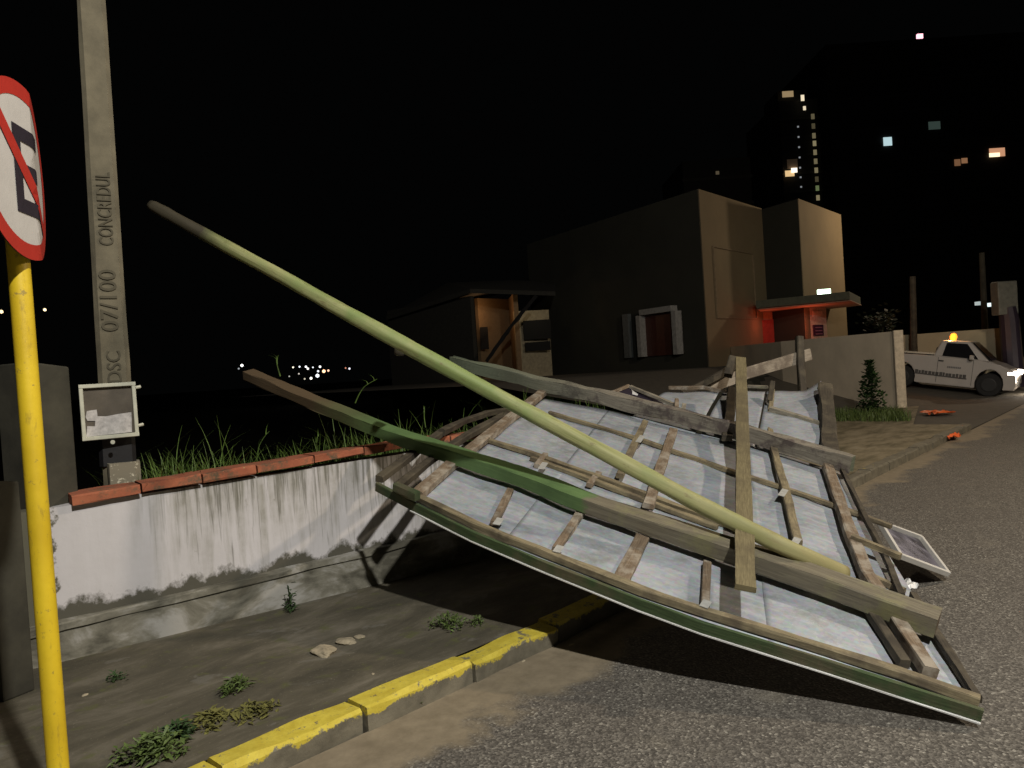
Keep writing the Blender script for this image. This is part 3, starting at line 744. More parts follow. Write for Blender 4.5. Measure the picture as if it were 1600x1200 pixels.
# Catmull-Rom through the control points
pp = []
for i in range(len(ctl)-1):
    a, b, c, d = ctl[max(0, i-1)], ctl[i], ctl[i+1], ctl[min(len(ctl)-1, i+2)]
    for k in range(6):
        t = k/6; pp.append(.5*((2*b)+(c-a)*t+(2*a-5*b+4*c-d)*t*t+(3*b-a-3*c+d)*t*t*t))
pp.append(ctl[-1])
fine = []
for a, b in zip(pp, pp[1:]):
    n = max(1, round((b-a).length/.06)); fine += [a.lerp(b, i/n) for i in range(n)]
fine.append(pp[-1]); fine.reverse()
nn_ = len(fine); rads = [(.041+.009*min(1, i/(nn_*.5)))*(1+.05*noise.noise(V(i*.35, 3, 1))) for i in range(nn_)]
rads[0] *= .8; rads[3] *= 1.08
m = MB(); m.tube(fine, rads, 24, jit=.16, seed=3)
rp = tag(m.build('round_pole', M['log'], smooth=True), 'long round yellowish green pole rising to the left over the billboard', 'round pole')
m = MB(); kp = at(632, 540, 5.19); kq = at(619, 553, 5.15); m.tube([kp, kq.lerp(kp, .3), kq], [.042, .04, .02], 10, jit=.2); k_ = m.build('knot_stub', M['log'], rp, smooth=True); k_.matrix_parent_inverse = Matrix.Identity(4)

# ------------------------------------------------------------------ loose timber behind the raised sheets
tag(rail('leaning_plank', [hh(1110, 614, 8.9), hh(1168, 592, 9.1), hh(1268, 562, 9.4)], .035, .14, 'wood_pale', None, V(0, 0, 1)), 'pale weathered plank slanting up behind the olive board', 'plank')
tag(rail('dark_rail', [hh(1068, 620, 8.6), hh(1108, 600, 8.8), hh(1152, 575, 9.0)], .05, .07, 'wood_dark', None, V(0, 0, 1)), 'dark splintered rail leaning against the left side of the olive board', 'rail')
tag(rail('dark_rail', [hh(1138, 590, 8.6), hh(1146, 562, 8.7)], .09, .09, 'wood_dark', None), 'short dark stub beside the top of the olive board', 'rail')
tag(rail('upright_post', [hh(1252, 622, 9.2), hh(1249, 575, 9.3), hh(1247, 528, 9.4)], .085, .085, 'wood_dark', None, V(0, -1, 0)), 'dark upright post standing in front of the beige yard wall', 'post')
tag(rail('short_stake', [hh(1202, 630, 7.6), hh(1207, 600, 7.8)], .05, .045, 'wood_dark', None), 'short dark stake end above the raised sheets', 'stake')

# white window frame hanging at the right edge
w0_, w1_, w2_, w3_ = pl(1375, 822, .10), gd(1437, 845, .20), gd(1478, 901, -.03), gd(1402, 872, .10)
w0_ = gd(1372, 820, .24); w3_ = gd(1403, 872, .17); w2_ = gd(1478, 900, -.06); w1_ = gd(1436, 843, .03)
wf = thing('window_frame', (w0_+w2_)/2, 'small white window frame with a glass pane lying on the road at the right', 'window frame')
fu = (w1_-w0_).cross(w3_-w0_).normalized(); 
if fu.z < 0: fu = -fu
for a, b in ((w0_, w1_), (w1_, w2_), (w2_, w3_), (w3_, w0_)):
    rail('frame_bar', [a, b], .028, .040, 'frame_white', wf, fu, jit=.001)
ctr = (w0_+w1_+w2_+w3_)/4
mg, t_, b_ = newmat('dusty_glass'); b_.inputs['Roughness'].default_value = .45; b_.inputs['Metallic'].default_value = .0
t_.links.new(ramp(t_, noi(t_, coords(t_), 4, 5), [(.35, (.03, .028, .035)), (.65, (.22, .21, .26))]), b_.inputs['Base Color'])
m = MB(); m.prism([ctr+(p-ctr)*.93+fu*.004 for p in (w0_, w1_, w2_, w3_)], [ctr+(p-ctr)*.93+fu*.009 for p in (w0_, w1_, w2_, w3_)]); m.build('glass_pane', mg, wf)
cs = gd(1412, 922, .08)
m = MB(); m.grid(lambda s, t: cs+V((s-.5)*.12, (t-.5)*.14, .04*noise.noise(V(s*3, t*3, 2))+.05*s), 8, 8)
tag(m.build('plastic_scrap', M['edge_white'], solid=.002), 'crumpled clear plastic scrap at the corner of the billboard', 'plastic scrap')

# ------------------------------------------------------------------ stones, scraps, weeds
def stone(u, v, r, label, mat='wood_pale', fl=.45, z=0):
    c = gd(u, v, z); bm = bmesh.new(); bmesh.ops.create_icosphere(bm, subdivisions=3, radius=r)
    for x in bm.verts:
        n = noise.noise(x.co*(1.3/r)+Vector((u, v, 0))); x.co *= 1+.35*n; x.co.z *= fl; x.co.x *= 1.5
    me = bpy.data.meshes.new('stone'); bm.to_mesh(me); bm.free(); me.materials.append(M['rubble']); o = bpy.data.objects.new('stone', me); col.objects.link(o)
    o.location = c+V(0, 0, r*fl*.3); o.rotation_euler.z = u; return tag(o, label, 'stone')
M['rubble'] = plain('rubble', (.34, .29, .20), .9, 0, .35, 18, .5)
stone(505, 1020, .060, 'large pale rubble lump on the mossy pavement'); stone(540, 1004, .045, 'smaller pale rubble lump beside the large one on the pavement')
stone(562, 996, .025, 'pale rubble crumb right of the two rubble lumps')
stone(893, 1008, .013, 'white pebble on the sand near the kerb end', z=ROADZ); stone(818, 1033, .010, 'tiny pebble on the sand below the kerb joint', z=ROADZ)
stone(133, 1086, .012, 'tiny white pebble on the pavement near the yellow post'); stone(583, 1053, .008, 'white crumb on the pavement above the kerb')
org = plain('bright_orange', (.85, .16, .04), .5, 0, .15)
def scrap(u, v, wx, wy, y, label):  # thin uneven patch in bright orange, just above the ground
    c = at(u, v, y); m = MB()
    m.grid(lambda s, t: c+sd*((s-.5)*wx)+pn*((t-.5)*wy*(1-abs(s-.5)*1.4))+V(0, 0, .05+.07*noise.noise(V(s*4+u, t*4, 0))), 12, 10)
    return tag(m.build('orange_patch', org, solid=.004), label, 'orange cloth')
p1 = gd(1465, 648, ROADZ+.02); scrap(1465, 647, .75, .75, p1.y, 'bright orange patch on the side street below the pickup')
p1 = gd(1489, 686, ROADZ+.02); scrap(1490, 685, .55, .22, p1.y, 'bright orange patch at the kerb edge')

def blades(n, cen, spread, hmin, hmax, wd, m, rng, bend=.5, lean=None):
    for _ in range(n):
        a = rng.uniform(0, 6.28); r = spread*math.sqrt(rng.random()); b = Vector(cen)+V(math.cos(a)*r, math.sin(a)*r, 0)
        h = rng.uniform(hmin, hmax); d = rng.uniform(0, 6.28); dx = V(math.cos(d), math.sin(d), 0); sdv = V(-dx.y, dx.x, 0)*wd*.5
        k = 5; prev = None; be = bend*rng.uniform(.3, 1.4)*h
        for i in range(k+1):
            s = i/k; q = b+V(0, 0, h*(s-.35*be/h*s*s))+dx*(be*s*s); ww = sdv*(1-s*.92)
            cur = (q-ww, q+ww)
            if prev: m.quad([prev[0], prev[1], cur[1], cur[0]])
            prev = cur
rng = random.Random(21)
m = MB()
for i in range(900):
    s = rng.uniform(.45, 5.2); dd = rng.uniform(.2, .95); p = W0+WD*s-WN*dd
    dens = .5+.5*noise.noise(V(s*2.3, dd*2, 3))
    if rng.random() > dens+.25: continue
    blades(rng.randint(2, 6), V(p.x, p.y, .80), .07, .14, (.26+.30*dens)*(1.7 if rng.random() < .10 else 1), .012, m, rng, .7)
tag(m.build('grass', M['grass']), kind='stuff')
def stalk(u0, v0, u1, v1, y, label, curl=0, seed=0):
    a = at(u0, v0, y); b = at(u1, v1, y); m = MB(); pts = []
    for i in range(13):
        s = i/12; p = a.lerp(b, s)
        if curl: p = p+V(curl*s*s*s, 0, -abs(curl)*.8*max(0, s-.6))
        pts.append(p)
    m.tube(pts, [.006*(1-.6*i/12) for i in range(13)], 5)
    r2 = random.Random(seed)
    for i in range(5, 12, 2): blades(1, pts[i], .005, .05, .12, .012, m, r2, 1.2)
    return tag(m.build('weed_stalk', M['grass']), label, 'weed', 'tall weed stalks behind the white wall')
stalk(402, 745, 398, 668, 6.3, 'tall weed stalk with drooping tip behind the middle of the brick coping', .12, 1)
stalk(555, 630, 572, 588, 6.9, 'single arching weed stalk above the green end of the long beam', .10, 2)
stalk(438, 588, 428, 556, 6.6, 'short leaf blade next to the upper tip of the green beam', .02, 3)
stalk(495, 712, 492, 678, 6.4, 'short upright weed near the right end of the coping', .03, 4)
stalk(665, 668, 660, 636, 7.2, 'thin weed rising just behind the green beam near the orange brick', .02, 5)

def weed(u, v, r, h, n, label, mat='leaf', y=None, z=0, lw=.035):
    c = gd(u, v, z) if y is None else at(u, v, y); rr = random.Random(int(u*7+v)); m = MB()
    for _ in range(int(n*2.2)):
        a = rr.uniform(0, 6.28); q = rr.random()**.7; rim = .55+.45*noise.noise(V(math.cos(a)*1.6+u, math.sin(a)*1.6+v, 0))
        b = c+V(math.cos(a)*r*q*rim*1.3, math.sin(a)*r*q*rim*1.3, 0); hh_ = h*(1-q*.7)*rr.uniform(.1, 1)
        d = rr.uniform(0, 6.28); dx = V(math.cos(d), math.sin(d), rr.uniform(-.2, .9)).normalized(); lw_ = lw*rr.uniform(.25, .75)
        sx = V(-math.sin(d), math.cos(d), rr.uniform(-.4, .4))*lw_*.5
        L = lw_*rr.uniform(1.3, 3.8); o = b+V(0, 0, hh_); md = o+dx*L*.45
        m.quad([o, md+sx, o+dx*L-V(0, 0, L*.2), md-sx])
    for _ in range(max(2, n//14)):
        a = rr.uniform(0, 6.28); b = c+V(math.cos(a)*r*.4, math.sin(a)*r*.4, 0); m.tube([c, c.lerp(b, .6)+V(0, 0, h*.5), b+V(0, 0, h*.85)], .003, 4)
    return tag(m.build('weed', M[mat]), label, 'weed', 'small weeds growing from the pavement')
weed(456, 955, .05, .22, 40, 'small upright dark weed against the foot of the white wall', 'leaf_dark', lw=.03)
weed(700, 980, .17, .10, 130, 'low spreading weed in the middle of the pavement near the shadow', lw=.022)
weed(745, 975, .08, .06, 45, 'small weed patch just right of the low spreading weed', lw=.02)
weed(368, 1078, .10, .09, 80, 'weed clump on the moss above the bottom end of the kerb', lw=.028)
weed(400, 1112, .13, .03, 90, 'flat yellowish moss patch below the weed clump', 'moss', lw=.03)
weed(330, 1125, .16, .03, 90, 'flat yellow moss strip left of the moss patch', 'moss', lw=.03)
weed(240, 1178, .20, .10, 190, 'bushy weed at the bottom of the picture left of the kerb', lw=.03)
weed(282, 1150, .07, .09, 50, 'leafy weed sprout just right of the bushy weed', 'leaf_dark', lw=.035)
weed(182, 1062, .07, .05, 36, 'small faint weed on the pavement right of the yellow post', 'leaf_dark', lw=.02)
weed(652, 1103, .03, .10, 30, 'small weed growing from the kerb foot between the yellow segments', z=ROADZ, lw=.022)
weed(826, 1018, .03, .05, 18, 'tiny weed in the joint near the kerb end', 'leaf_dark', z=ROADZ, lw=.02)

# ------------------------------------------------------------------ beige yard wall running back, with plants at its foot
yw = thing('yard_wall', yardE, 'tall beige yard wall running back from the street', 'wall')
f0, f1 = yardE, yardE+V(-1.05, 5.0, 0); f2 = f1+V(.0, 7.5, 0)
def zof(p, v, u): return at(u, v, p.y).z
m = MB()
for a, b, ha, hb_ in ((f0, f1, 1.93, 1.93), (f1, f2, 1.925, 1.925), (f2, at(985, 560, 33), 1.92, 1.92)):
    th = V(.18, .05, 0)
    m.prism([V(a.x, a.y, -.3), V(b.x, b.y, -.3), V(b.x, b.y, -.3)+th, V(a.x, a.y, -.3)+th], [V(a.x, a.y, ha), V(b.x, b.y, hb_), V(b.x, b.y, hb_)+th, V(a.x, a.y, ha)+th])
m.build('render_face', M['yard_wall'], yw)
m = MB(); m.sweep([f0+V(.10, -.02, -.2), f0+V(.10, -.02, 1.95)], .24, .10, V(0, -1, 0), base=False, step=.3); m.build('end_pier', plain('pale_pier', (.55, .47, .35), .85), yw)
rr = random.Random(5); m = MB()
pc = at(1363, 650, 17.2); pc.z = 0
for _ in range(900):
    h = 1.25*rr.random()**1.3; r = .42*(1-h/1.3)+.03; a = rr.uniform(0, 6.28); o = pc+V(math.cos(a)*r*rr.random(), math.sin(a)*r*rr.random(), h)
    d = rr.uniform(0, 6.28); dx = V(math.cos(d), math.sin(d), .5); sx = V(-math.sin(d), math.cos(d), .2)*.035; L = rr.uniform(.07, .15)
    m.quad([o, o+dx*L*.5+sx, o+dx*L, o+dx*L*.5-sx])
ys = thing('yard_shrub', pc, 'pointed dark green shrub against the beige yard wall', 'shrub')
m.build('foliage', M['leaf_dark'], ys); m = MB(); m.tube([pc, pc+V(.02, 0, .7), pc+V(0, 0, 1.2)], [.02, .013, .005], 6); m.build('stem', M['wood_dark'], ys)
m = MB()
for _ in range(420):
    s = rr.uniform(0, 1); p = at(1285+130*s, 655, 17.6-1.2*s+rr.uniform(-.9, .5)); p.z = 0
    blades(4, p, .12, .08, .32, .02, m, rr, .5)
tag(m.build('verge_grass', M['leaf']), kind='stuff')

# ------------------------------------------------------------------ big cream house
def wallbox(m, a, b, z0, z1, th):
    a, b = V(a.x, a.y, 0), V(b.x, b.y, 0); n = V(-(b-a).y, (b-a).x, 0).normalized()*th
    m.prism([a+V(0, 0, z0), b+V(0, 0, z0), b+n+V(0, 0, z0), a+n+V(0, 0, z0)], [a+V(0, 0, z1), b+V(0, 0, z1), b+n+V(0, 0, z1), a+n+V(0, 0, z1)])
bh = thing('house', at(1097, 560, 28), 'two storey cream house with flat canopy and red lit entrance', 'house')
c1 = at(1091, 295, 28); c2 = at(1190, 325, 32.6); c3 = at(1247, 310, 30.8); c4 = at(1314, 336, 35.2); c0 = at(860, 372, 36.0)
zt = c1.z
m = MB(); wallbox(m, c1, c2, -1, zt, .02)   # right face volume
right1 = m.build('wall', M['house_cream'], bh)
dl = (c0-c1); dl.z = 0; dl.normalize(); dr = (c2-c1); dr.z = 0; dr.normalize()
nl = V(dr.y, -dr.x, 0); nl2 = V(-dl.y, dl.x, 0)
if nl2.y > 0: nl2 = -nl2
a = V(c1.x, c1.y, 0)-dr*.003; b = a+dl*11.5
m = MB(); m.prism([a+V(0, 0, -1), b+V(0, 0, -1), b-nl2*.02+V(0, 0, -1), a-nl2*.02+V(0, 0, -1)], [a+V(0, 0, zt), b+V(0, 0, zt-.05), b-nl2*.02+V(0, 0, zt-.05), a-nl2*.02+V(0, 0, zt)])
m.build('side_wall', M['house_darker'], bh)
nr = V(dr.y, -dr.x, 0)
if nr.y > 0: nr = -nr
def onface(s, z, off=0): return V(c1.x, c1.y, 0)+dr*s+V(0, 0, z)+nr*off
Lr = (V(c2.x, c2.y, 0)-V(c1.x, c1.y, 0)).length
m = MB()
for z0_, z1_, s0_, s1_ in ((3.02, 3.08, .9, Lr*.78), (5.72, 5.78, .9, Lr*.78)): m.prism([onface(s0_, z0_, .0), onface(s1_, z0_, .0), onface(s1_, z0_, .05), onface(s0_, z0_, .05)], [onface(s0_, z1_, .0), onface(s1_, z1_, .0), onface(s1_, z1_, .05), onface(s0_, z1_, .05)])
for s_ in (.9, Lr*.78): m.prism([onface(s_, 3.081, 0), onface(s_+.06, 3.081, 0), onface(s_+.06, 3.081, .05), onface(s_, 3.081, .05)], [onface(s_, 5.719, 0), onface(s_+.06, 5.719, 0), onface(s_+.06, 5.719, .05), onface(s_, 5.719, .05)])
m.build('panel_moulding', plain('moulding_dark', (.2, .15, .09), .9), bh)
m = MB(); wallbox(m, c3, c4, -1, c3.z, .02); m.build('wall', M['house_cream'], bh)
q3 = V(c3.x, c3.y, 0); q2 = V(c2.x, c2.y, 0)
dd_ = (q2-q3).normalized(); nn3 = V(-dd_.y, dd_.x, 0); 
if nn3.y > 0: nn3 = -nn3
m = MB(); a = q3+dd_*.004; b = q3+dd_*((q2-q3).length+.3)
m.prism([a+V(0, 0, -1), b+V(0, 0, -1), b-nn3*.02+V(0, 0, -1), a-nn3*.02+V(0, 0, -1)], [a+V(0, 0, c3.z-.01), b+V(0, 0, c3.z-.01), b-nn3*.02+V(0, 0, c3.z-.01), a-nn3*.02+V(0, 0, c3.z-.01)])
m.build('side_wall', M['house_darker'], bh)
rf_ = [V(c1.x, c1.y, 0)+dr*.3+dl*.4, V(c2.x, c2.y, 0)+V(-.4, .6, 0), V(q3.x, q3.y, 0)+V(-.2, 1.2, 0), V(c4.x, c4.y, 0)+V(-.8, .3, 0), V(c4.x-4, c4.y+4, 0), V(c1.x, c1.y, 0)+dl*11.4]
m = MB(); m.prism([p+V(0, 0, zt-.7) for p in rf_], [p+V(0, 0, zt-.55) for p in rf_]); m.build('flat_roof', M['house_darker'], bh)
# canopy
k1_ = at(1181, 473, 30.0); k2_ = at(1327, 456, 28.2); k3_ = at(1362, 464, 31.0)
m = MB(); kt = k2_.z+.02
ks = [V(k1_.x, k1_.y, kt-.30), V(k2_.x, k2_.y, kt-.30), V(k3_.x, k3_.y+1, kt-.30), V(k1_.x+2.4, k1_.y+6, kt-.30)]
m.prism(ks, [p+V(0, 0, .30) for p in ks]); cano = m.build('canopy', plain('canopy_fascia', (.07, .075, .05), .8), bh)
m = MB(); ks2 = [p+V(.1, .15, -.012)*1 for p in ks]; m.prism([p+V(0, 0, -.03) for p in ks2], ks2); m.build('canopy_soffit', plain('soffit', (.45, .30, .22), .8), bh)
# entrance under the canopy, lit red
ea, eb = at(1176, 520, 32.0), at(1262, 515, 33.0); ec, ed = at(1258, 515, 31.6), at(1286, 513, 32.4)
m = MB(); wallbox(m, V(ea.x, ea.y, 0), V(eb.x, eb.y, 0), 0, kt-.35, .2); m.build('porch_wall', plain('porch_wall', (.42, .20, .12), .9), bh)
m = MB(); wallbox(m, V(ec.x, ec.y-.4, 0), V(ed.x, ed.y-.4, 0), 0, kt-.35, .3); m.build('porch_pier', plain('porch_pier', (.62, .42, .32), .9), bh)
def facebox(a, b, s0, s1, z0, z1, th, mat, name, off=.03):
    a, b = V(a.x, a.y, 0), V(b.x, b.y, 0); d = (b-a); n = V(-d.y, d.x, 0).normalized(); 
    if n.y > 0: n = -n
    p, q = a+d*s0+n*off, a+d*s1+n*off; m = MB()
    m.prism([p+V(0, 0, z0), q+V(0, 0, z0), q+n*th+V(0, 0, z0), p+n*th+V(0, 0, z0)], [p+V(0, 0, z1), q+V(0, 0, z1), q+n*th+V(0, 0, z1), p+n*th+V(0, 0, z1)])
    return m.build(name, mat, bh)
facebox(ea, eb, .10, .36, 0, 3.0, .05, plain('red_door', (.28, .03, .02), .6), 'door')
facebox(ea, eb, .5, .98, 0, 3.1, .05, plain('brown_shutter', (.10, .035, .02), .7), 'shutter')
E_, e_ = V(ec.x, ec.y-.4, 0), V(ed.x, ed.y-.4, 0)
facebox(E_, e_, .18, .72, at(1272, 525, ec.y).z, at(1272, 508, ec.y).z, .04, plain('plaque_dark', (.05, .015, .04), .5), 'plaque')
pl_ = facebox(E_, e_, .2, .7, at(1272, 495, ec.y).z, at(1272, 487, ec.y).z, .04, plain('plaque_pale', (.75, .55, .45), .5), 'plaque')
for i in range(3): facebox(E_, e_, .26, .64, at(1272, 523-i*5, ec.y).z, at(1272, 523-i*5-1.6, ec.y).z, .005, plain('plaque_bar', (.30, .14, .2), .5), 'plaque_line', .075)
lamp('porch_light_red', at(1266, 508, 30.2), 20, (1, .16, .07), .3); lamp('porch_light_red', at(1200, 505, 31.2), 7, (1, .16, .07), .3)
# flood lamp on the canopy
fl = at(1287, 449, 29.2); fl.z = kt+.12
m = MB(); m.box(fl, (.44, .2, .18)); m.build('flood_lamp', emis('flood_glow', (.75, 1, .72), 6), bh)
# white framed window surround on the side wall
def onside(s, z, off=0): return V(c1.x, c1.y, 0)+dl*s+V(0, 0, z)+nl2*(off+.05)
def side_s(u):   # distance along the side wall at pixel column u
    best = (1e9, 0)
    for i in range(1200):
        s = i*.01; p = onside(s, 3)-CAM; uu = 800+F*p.dot(RT)/p.dot(FW)
        if abs(uu-u) < best[0]: best = (abs(uu-u), s)
    return best[1]
sa, sb_ = side_s(1066), side_s(1004); sc_ = side_s(984)
zz = lambda u, v, s: at(u, v, onside(s, 0).y).z
za, zb = zz(1066, 549, sa)-.1, zz(1035, 487, sa)
win = None
def sbox(s0, s1, z0, z1, th, mat, name, parent=bh, off=0):
    m = MB(); m.prism([onside(s0, z0, off), onside(s1, z0, off), onside(s1, z0, off+th), onside(s0, z0, off+th)], [onside(s0, z1, off), onside(s1, z1, off), onside(s1, z1, off+th), onside(s0, z1, off+th)]); return m.build(name, mat, parent)
whm = plain('surround_white', (.27, .265, .25), .6)
win = sbox(sb_, sa, za, zb, .04, plain('window_dark_red', (.06, .018, .012), .4), 'window')
for o in (sbox(sa-.0, sa+.22, za, zb, .35, whm, 'window_frame', win), sbox(sb_-.22, sb_, za, zb, .35, whm, 'window_frame', win), sbox(sb_-.22, sa+.22, zb+.003, zb+.22, .35, whm, 'window_frame', win)): o.matrix_parent_inverse = win.matrix_world.inverted() if False else Matrix.Translation(bh.location).inverted()@Matrix.Identity(4) if False else Matrix.Identity(4)
sbox(sc_-.12, sc_+.22, za, zb+.15, .2, plain('grey_pipe_box', (.09, .10, .10), .6), 'side_panel')

# ------------------------------------------------------------------ small house with lit porch
sh = thing('small_house', at(800, 560, 34), 'small low house with warm lit porch behind the round pole', 'house')
def hp(u, v, y): return at(u, v, y)
a, b, c_ = hp(745, 470, 33), hp(858, 470, 33.5), hp(640, 490, 38)
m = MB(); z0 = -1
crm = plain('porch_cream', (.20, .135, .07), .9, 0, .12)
p0, p1, p2 = hp(752, 560, 35.0), hp(800, 560, 36.5), hp(808, 560, 34.0)
p3 = hp(862, 560, 34.4)
def wl_(m, a, b, z0, z1, th=.15): wallbox(m, V(a.x, a.y, 0), V(b.x, b.y, 0), z0, z1, th)
za_ = hp(750, 462, 34).z
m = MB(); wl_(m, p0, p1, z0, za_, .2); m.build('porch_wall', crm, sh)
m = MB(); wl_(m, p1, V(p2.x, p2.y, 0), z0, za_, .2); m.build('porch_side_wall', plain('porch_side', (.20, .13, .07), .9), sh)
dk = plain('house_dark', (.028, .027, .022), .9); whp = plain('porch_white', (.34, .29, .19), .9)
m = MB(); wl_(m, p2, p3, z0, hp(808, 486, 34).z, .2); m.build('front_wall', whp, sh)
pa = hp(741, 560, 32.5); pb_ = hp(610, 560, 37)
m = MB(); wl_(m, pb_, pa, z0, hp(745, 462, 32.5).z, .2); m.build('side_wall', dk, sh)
def fb(a, b, u0, u1, v0, v1, y, mat, name, th=.06):
    q0, q1 = hp(u0, v0, y), hp(u1, v0, y); zt_, zb_ = hp((u0+u1)/2, v0, y).z, hp((u0+u1)/2, v1, y).z; m = MB()
    m.prism([V(q0.x, y, zb_), V(q1.x, y, zb_), V(q1.x, y+th, zb_), V(q0.x, y+th, zb_)], [V(q0.x, y, zt_), V(q1.x, y, zt_), V(q1.x, y+th, zt_), V(q0.x, y+th, zt_)]); return m.build(name, mat, sh)
fb(0, 0, 749, 762, 511, 546, 34.6, M['void'], 'door')
fb(0, 0, 817, 860, 500, 530, 33.8, plain('window_pane_dark', (.004, .004, .004), .9), 'window'); fb(0, 0, 820, 860, 534, 548, 33.75, M['void'], 'low_dark_box')  # second one is a near-black box below the dark window
m = MB(); ra = [hp(604, 500, 36.5), hp(735, 458, 31.8), hp(868, 462, 32.6), hp(868, 440, 40), hp(700, 447, 41)]
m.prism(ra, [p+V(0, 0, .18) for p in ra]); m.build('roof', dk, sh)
lamp('porch_light_warm', hp(757, 487, 34.2), 20, (1, .55, .25), .12); lamp('porch_light_warm', hp(835, 492, 32.9), 6, (1, .8, .5), .2)
tag(rail('bare_branch', [hp(760, 565, 30), hp(795, 515, 30), hp(815, 490, 30), hp(838, 462, 30)], .14, .14, 'void', None, V(0, -1, 0), jit=.04), 'dark slanting bare branch crossing in front of the lit porch', 'branch')

# ------------------------------------------------------------------ towers far behind, with lit windows
def tower(name, u0, u1, vt, y, dep, label, slope=0):
    a, b = at(u0, vt, y), at(u1, vt, y); t = thing(name, V((a.x+b.x)/2, y, 0), label, 'tower block')
    m = MB(); m.prism([V(a.x, y, -3), V(b.x, y, -3), V(b.x, y+dep, -3), V(a.x, y+dep, -3)], [V(a.x, y, a.z), V(b.x, y, a.z), V(b.x, y+dep, a.z), V(a.x, y+dep, a.z)])
    m.build('walls', M['tower'], t)
    # storey bands
    m = MB(); z = 4
    while z < a.z-1:
        m.box(((a.x+b.x)/2, y-.09, z), (b.x-a.x+.3, .18, .35)); z += 3.1
    m.build('storey_bands', plain('band_dark', (.035, .035, .03), .9), t)
    return t
def lit(t, u, v, w_, h_, y, c, s, name='lit_window'):
    p = at(u, v, y-.3); pxm = y/F; m = MB(); m.box(p, (w_*pxm, .12, h_*pxm)); return m.build(name, emis('lit_'+name+str(u), c, s), t)
t1 = tower('slim_tower', 1217, 1277, 158, 130, 18, 'slim dark tower with a lit crown and a column of small lights')
warm = (1, .72, .38)
lit(t1, 1231, 147, 17, 9, 130, warm, .28); lit(t1, 1254, 153, 5, 9, 129, (1, .85, .6), .9); lit(t1, 1257, 169, 4, 6, 129, (1, .85, .6), .8)
m = MB(); cc = at(1240, 156, 130); m.box((cc.x, 134, cc.z+.3), (5, 7, 3.0)); m.build('roof_cabin', M['tower'], t1)
for i, (v, s) in enumerate(((182, .10), (197, .06), (212, .13), (224, .22), (238, .16), (252, .14), (266, .18), (280, .05), (294, .14), (309, .2))):
    lit(t1, 1270+i*.9, v, 5, 8, 129.6, (.95, .8, .45) if i != 8 else (.7, .9, .4), s)
for i, v in enumerate((198, 214, 230, 246, 262, 277, 292)): lit(t1, 1247+i*.8, v, 2.4, 2.4, 129.6, (.8, .85, .9), .25)
lit(t1, 1234, 271, 14, 9, 129.6, (1, .68, .33), .75); lit(t1, 1241, 266, 9, 7, 129.4, (1, .88, .7), 1.6)
lit(t1, 1238, 256, 16, 14, 129.7, (1, .7, .45), .012, 'dim_window')
t2 = tower('wide_tower', 1290, 1760, 70, 150, 25, 'wide dark tower block with scattered lit windows at the right')
bm_ = at(1437, 68, 152); m = MB(); m.tube([V(bm_.x, 152, bm_.z-1.5), V(bm_.x, 152, bm_.z+.8)], .12, 8); m.build('mast', M['tower'], t2)
bp = at(1437, 57, 152); m = MB(); m.box(bp, (1.1, .5, .9)); m.build('beacon', emis('beacon_pink', (1, .45, .55), 2.2), t2)
lit(t2, 1387, 221, 13, 13, 150, (.62, .85, .9), .75); lit(t2, 1460, 196, 18, 12, 150, (.5, .75, .65), .055)
lit(t2, 1496, 254, 9, 10, 150, (1, .5, .25), .16); lit(t2, 1507, 251, 9, 8, 150, (1, .5, .25), .22)
lit(t2, 1558, 238, 24, 13, 150, (1, .5, .28), .55); lit(t2, 1554, 242, 16, 6, 149.9, (1, .8, .5), 1.6)
t3 = tower('low_block', 1066, 1172, 252, 90, 12, 'low dim block of flats just behind the big house'); lit(t3, 1121, 270, 5, 5, 90, (1, .8, .5), .06)

# distant town lights
rr = random.Random(12)
tl = [(481, 576, 3.2, (1, .95, .9), 2), (467, 584, 2, (1, .9, .8), 1), (489, 574, 2, (.9, .95, 1), 2), (500, 573, 3, (1, 1, .95), 3), (458, 574, 2.5, (1, .9, .7), 2), (468, 573, 2.5, (.9, .95, 1), 2), (478, 573, 3, (1, 1, 1), 2.4),
      (486, 591, 3.5, (1, .95, .85), 3), (496, 587, 5, (.9, .95, 1), 2.5), (497, 580, 3, (.9, .95, 1), 1.5), (506, 580, 4.5, (1, .55, .3), 3.4), (513, 579, 3, (1, .6, .4), 2), (540, 575, 2.2, (1, .4, .25), .8), (546, 576, 3, (.9, .9, 1), 1.4), (476, 592, 2.4, (1, .9, .7), .8), (452, 588, 2, (.9, .9, .8), .7),
      (378, 571, 4, (1, 1, .95), 2.6), (373, 576, 2.5, (.8, .85, .9), .5), (70, 484, 4, (1, .8, .45), 3), (2, 487, 5, (1, .75, .4), 2.6)]
TLL = {0: 'warm white town light in the middle of the cluster behind the green beam', 1: 'small warm town light at the lower left of the cluster', 2: 'small bluish town light right of the middle of the cluster',
 3: 'bright white town light topmost above the brightest patch of the cluster', 4: 'pale orange town light at the upper left end of the cluster', 5: 'small bluish town light second from the upper left end of the cluster',
 6: 'bright white town light in the upper row of the cluster centre', 7: 'bright white town light lowest in the middle of the cluster', 8: 'largest bluish white town light in the cluster',
 9: 'dim bluish town light just above the largest one', 10: 'big orange town light at the right of the white cluster', 11: 'smaller orange town light beside the big orange one',
 12: 'faint red town light standing apart right of the cluster', 13: 'pale town light farthest right of the cluster', 14: 'very faint town light at the lower edge of the cluster', 15: 'faint yellowish town light at the lower left end of the cluster'}
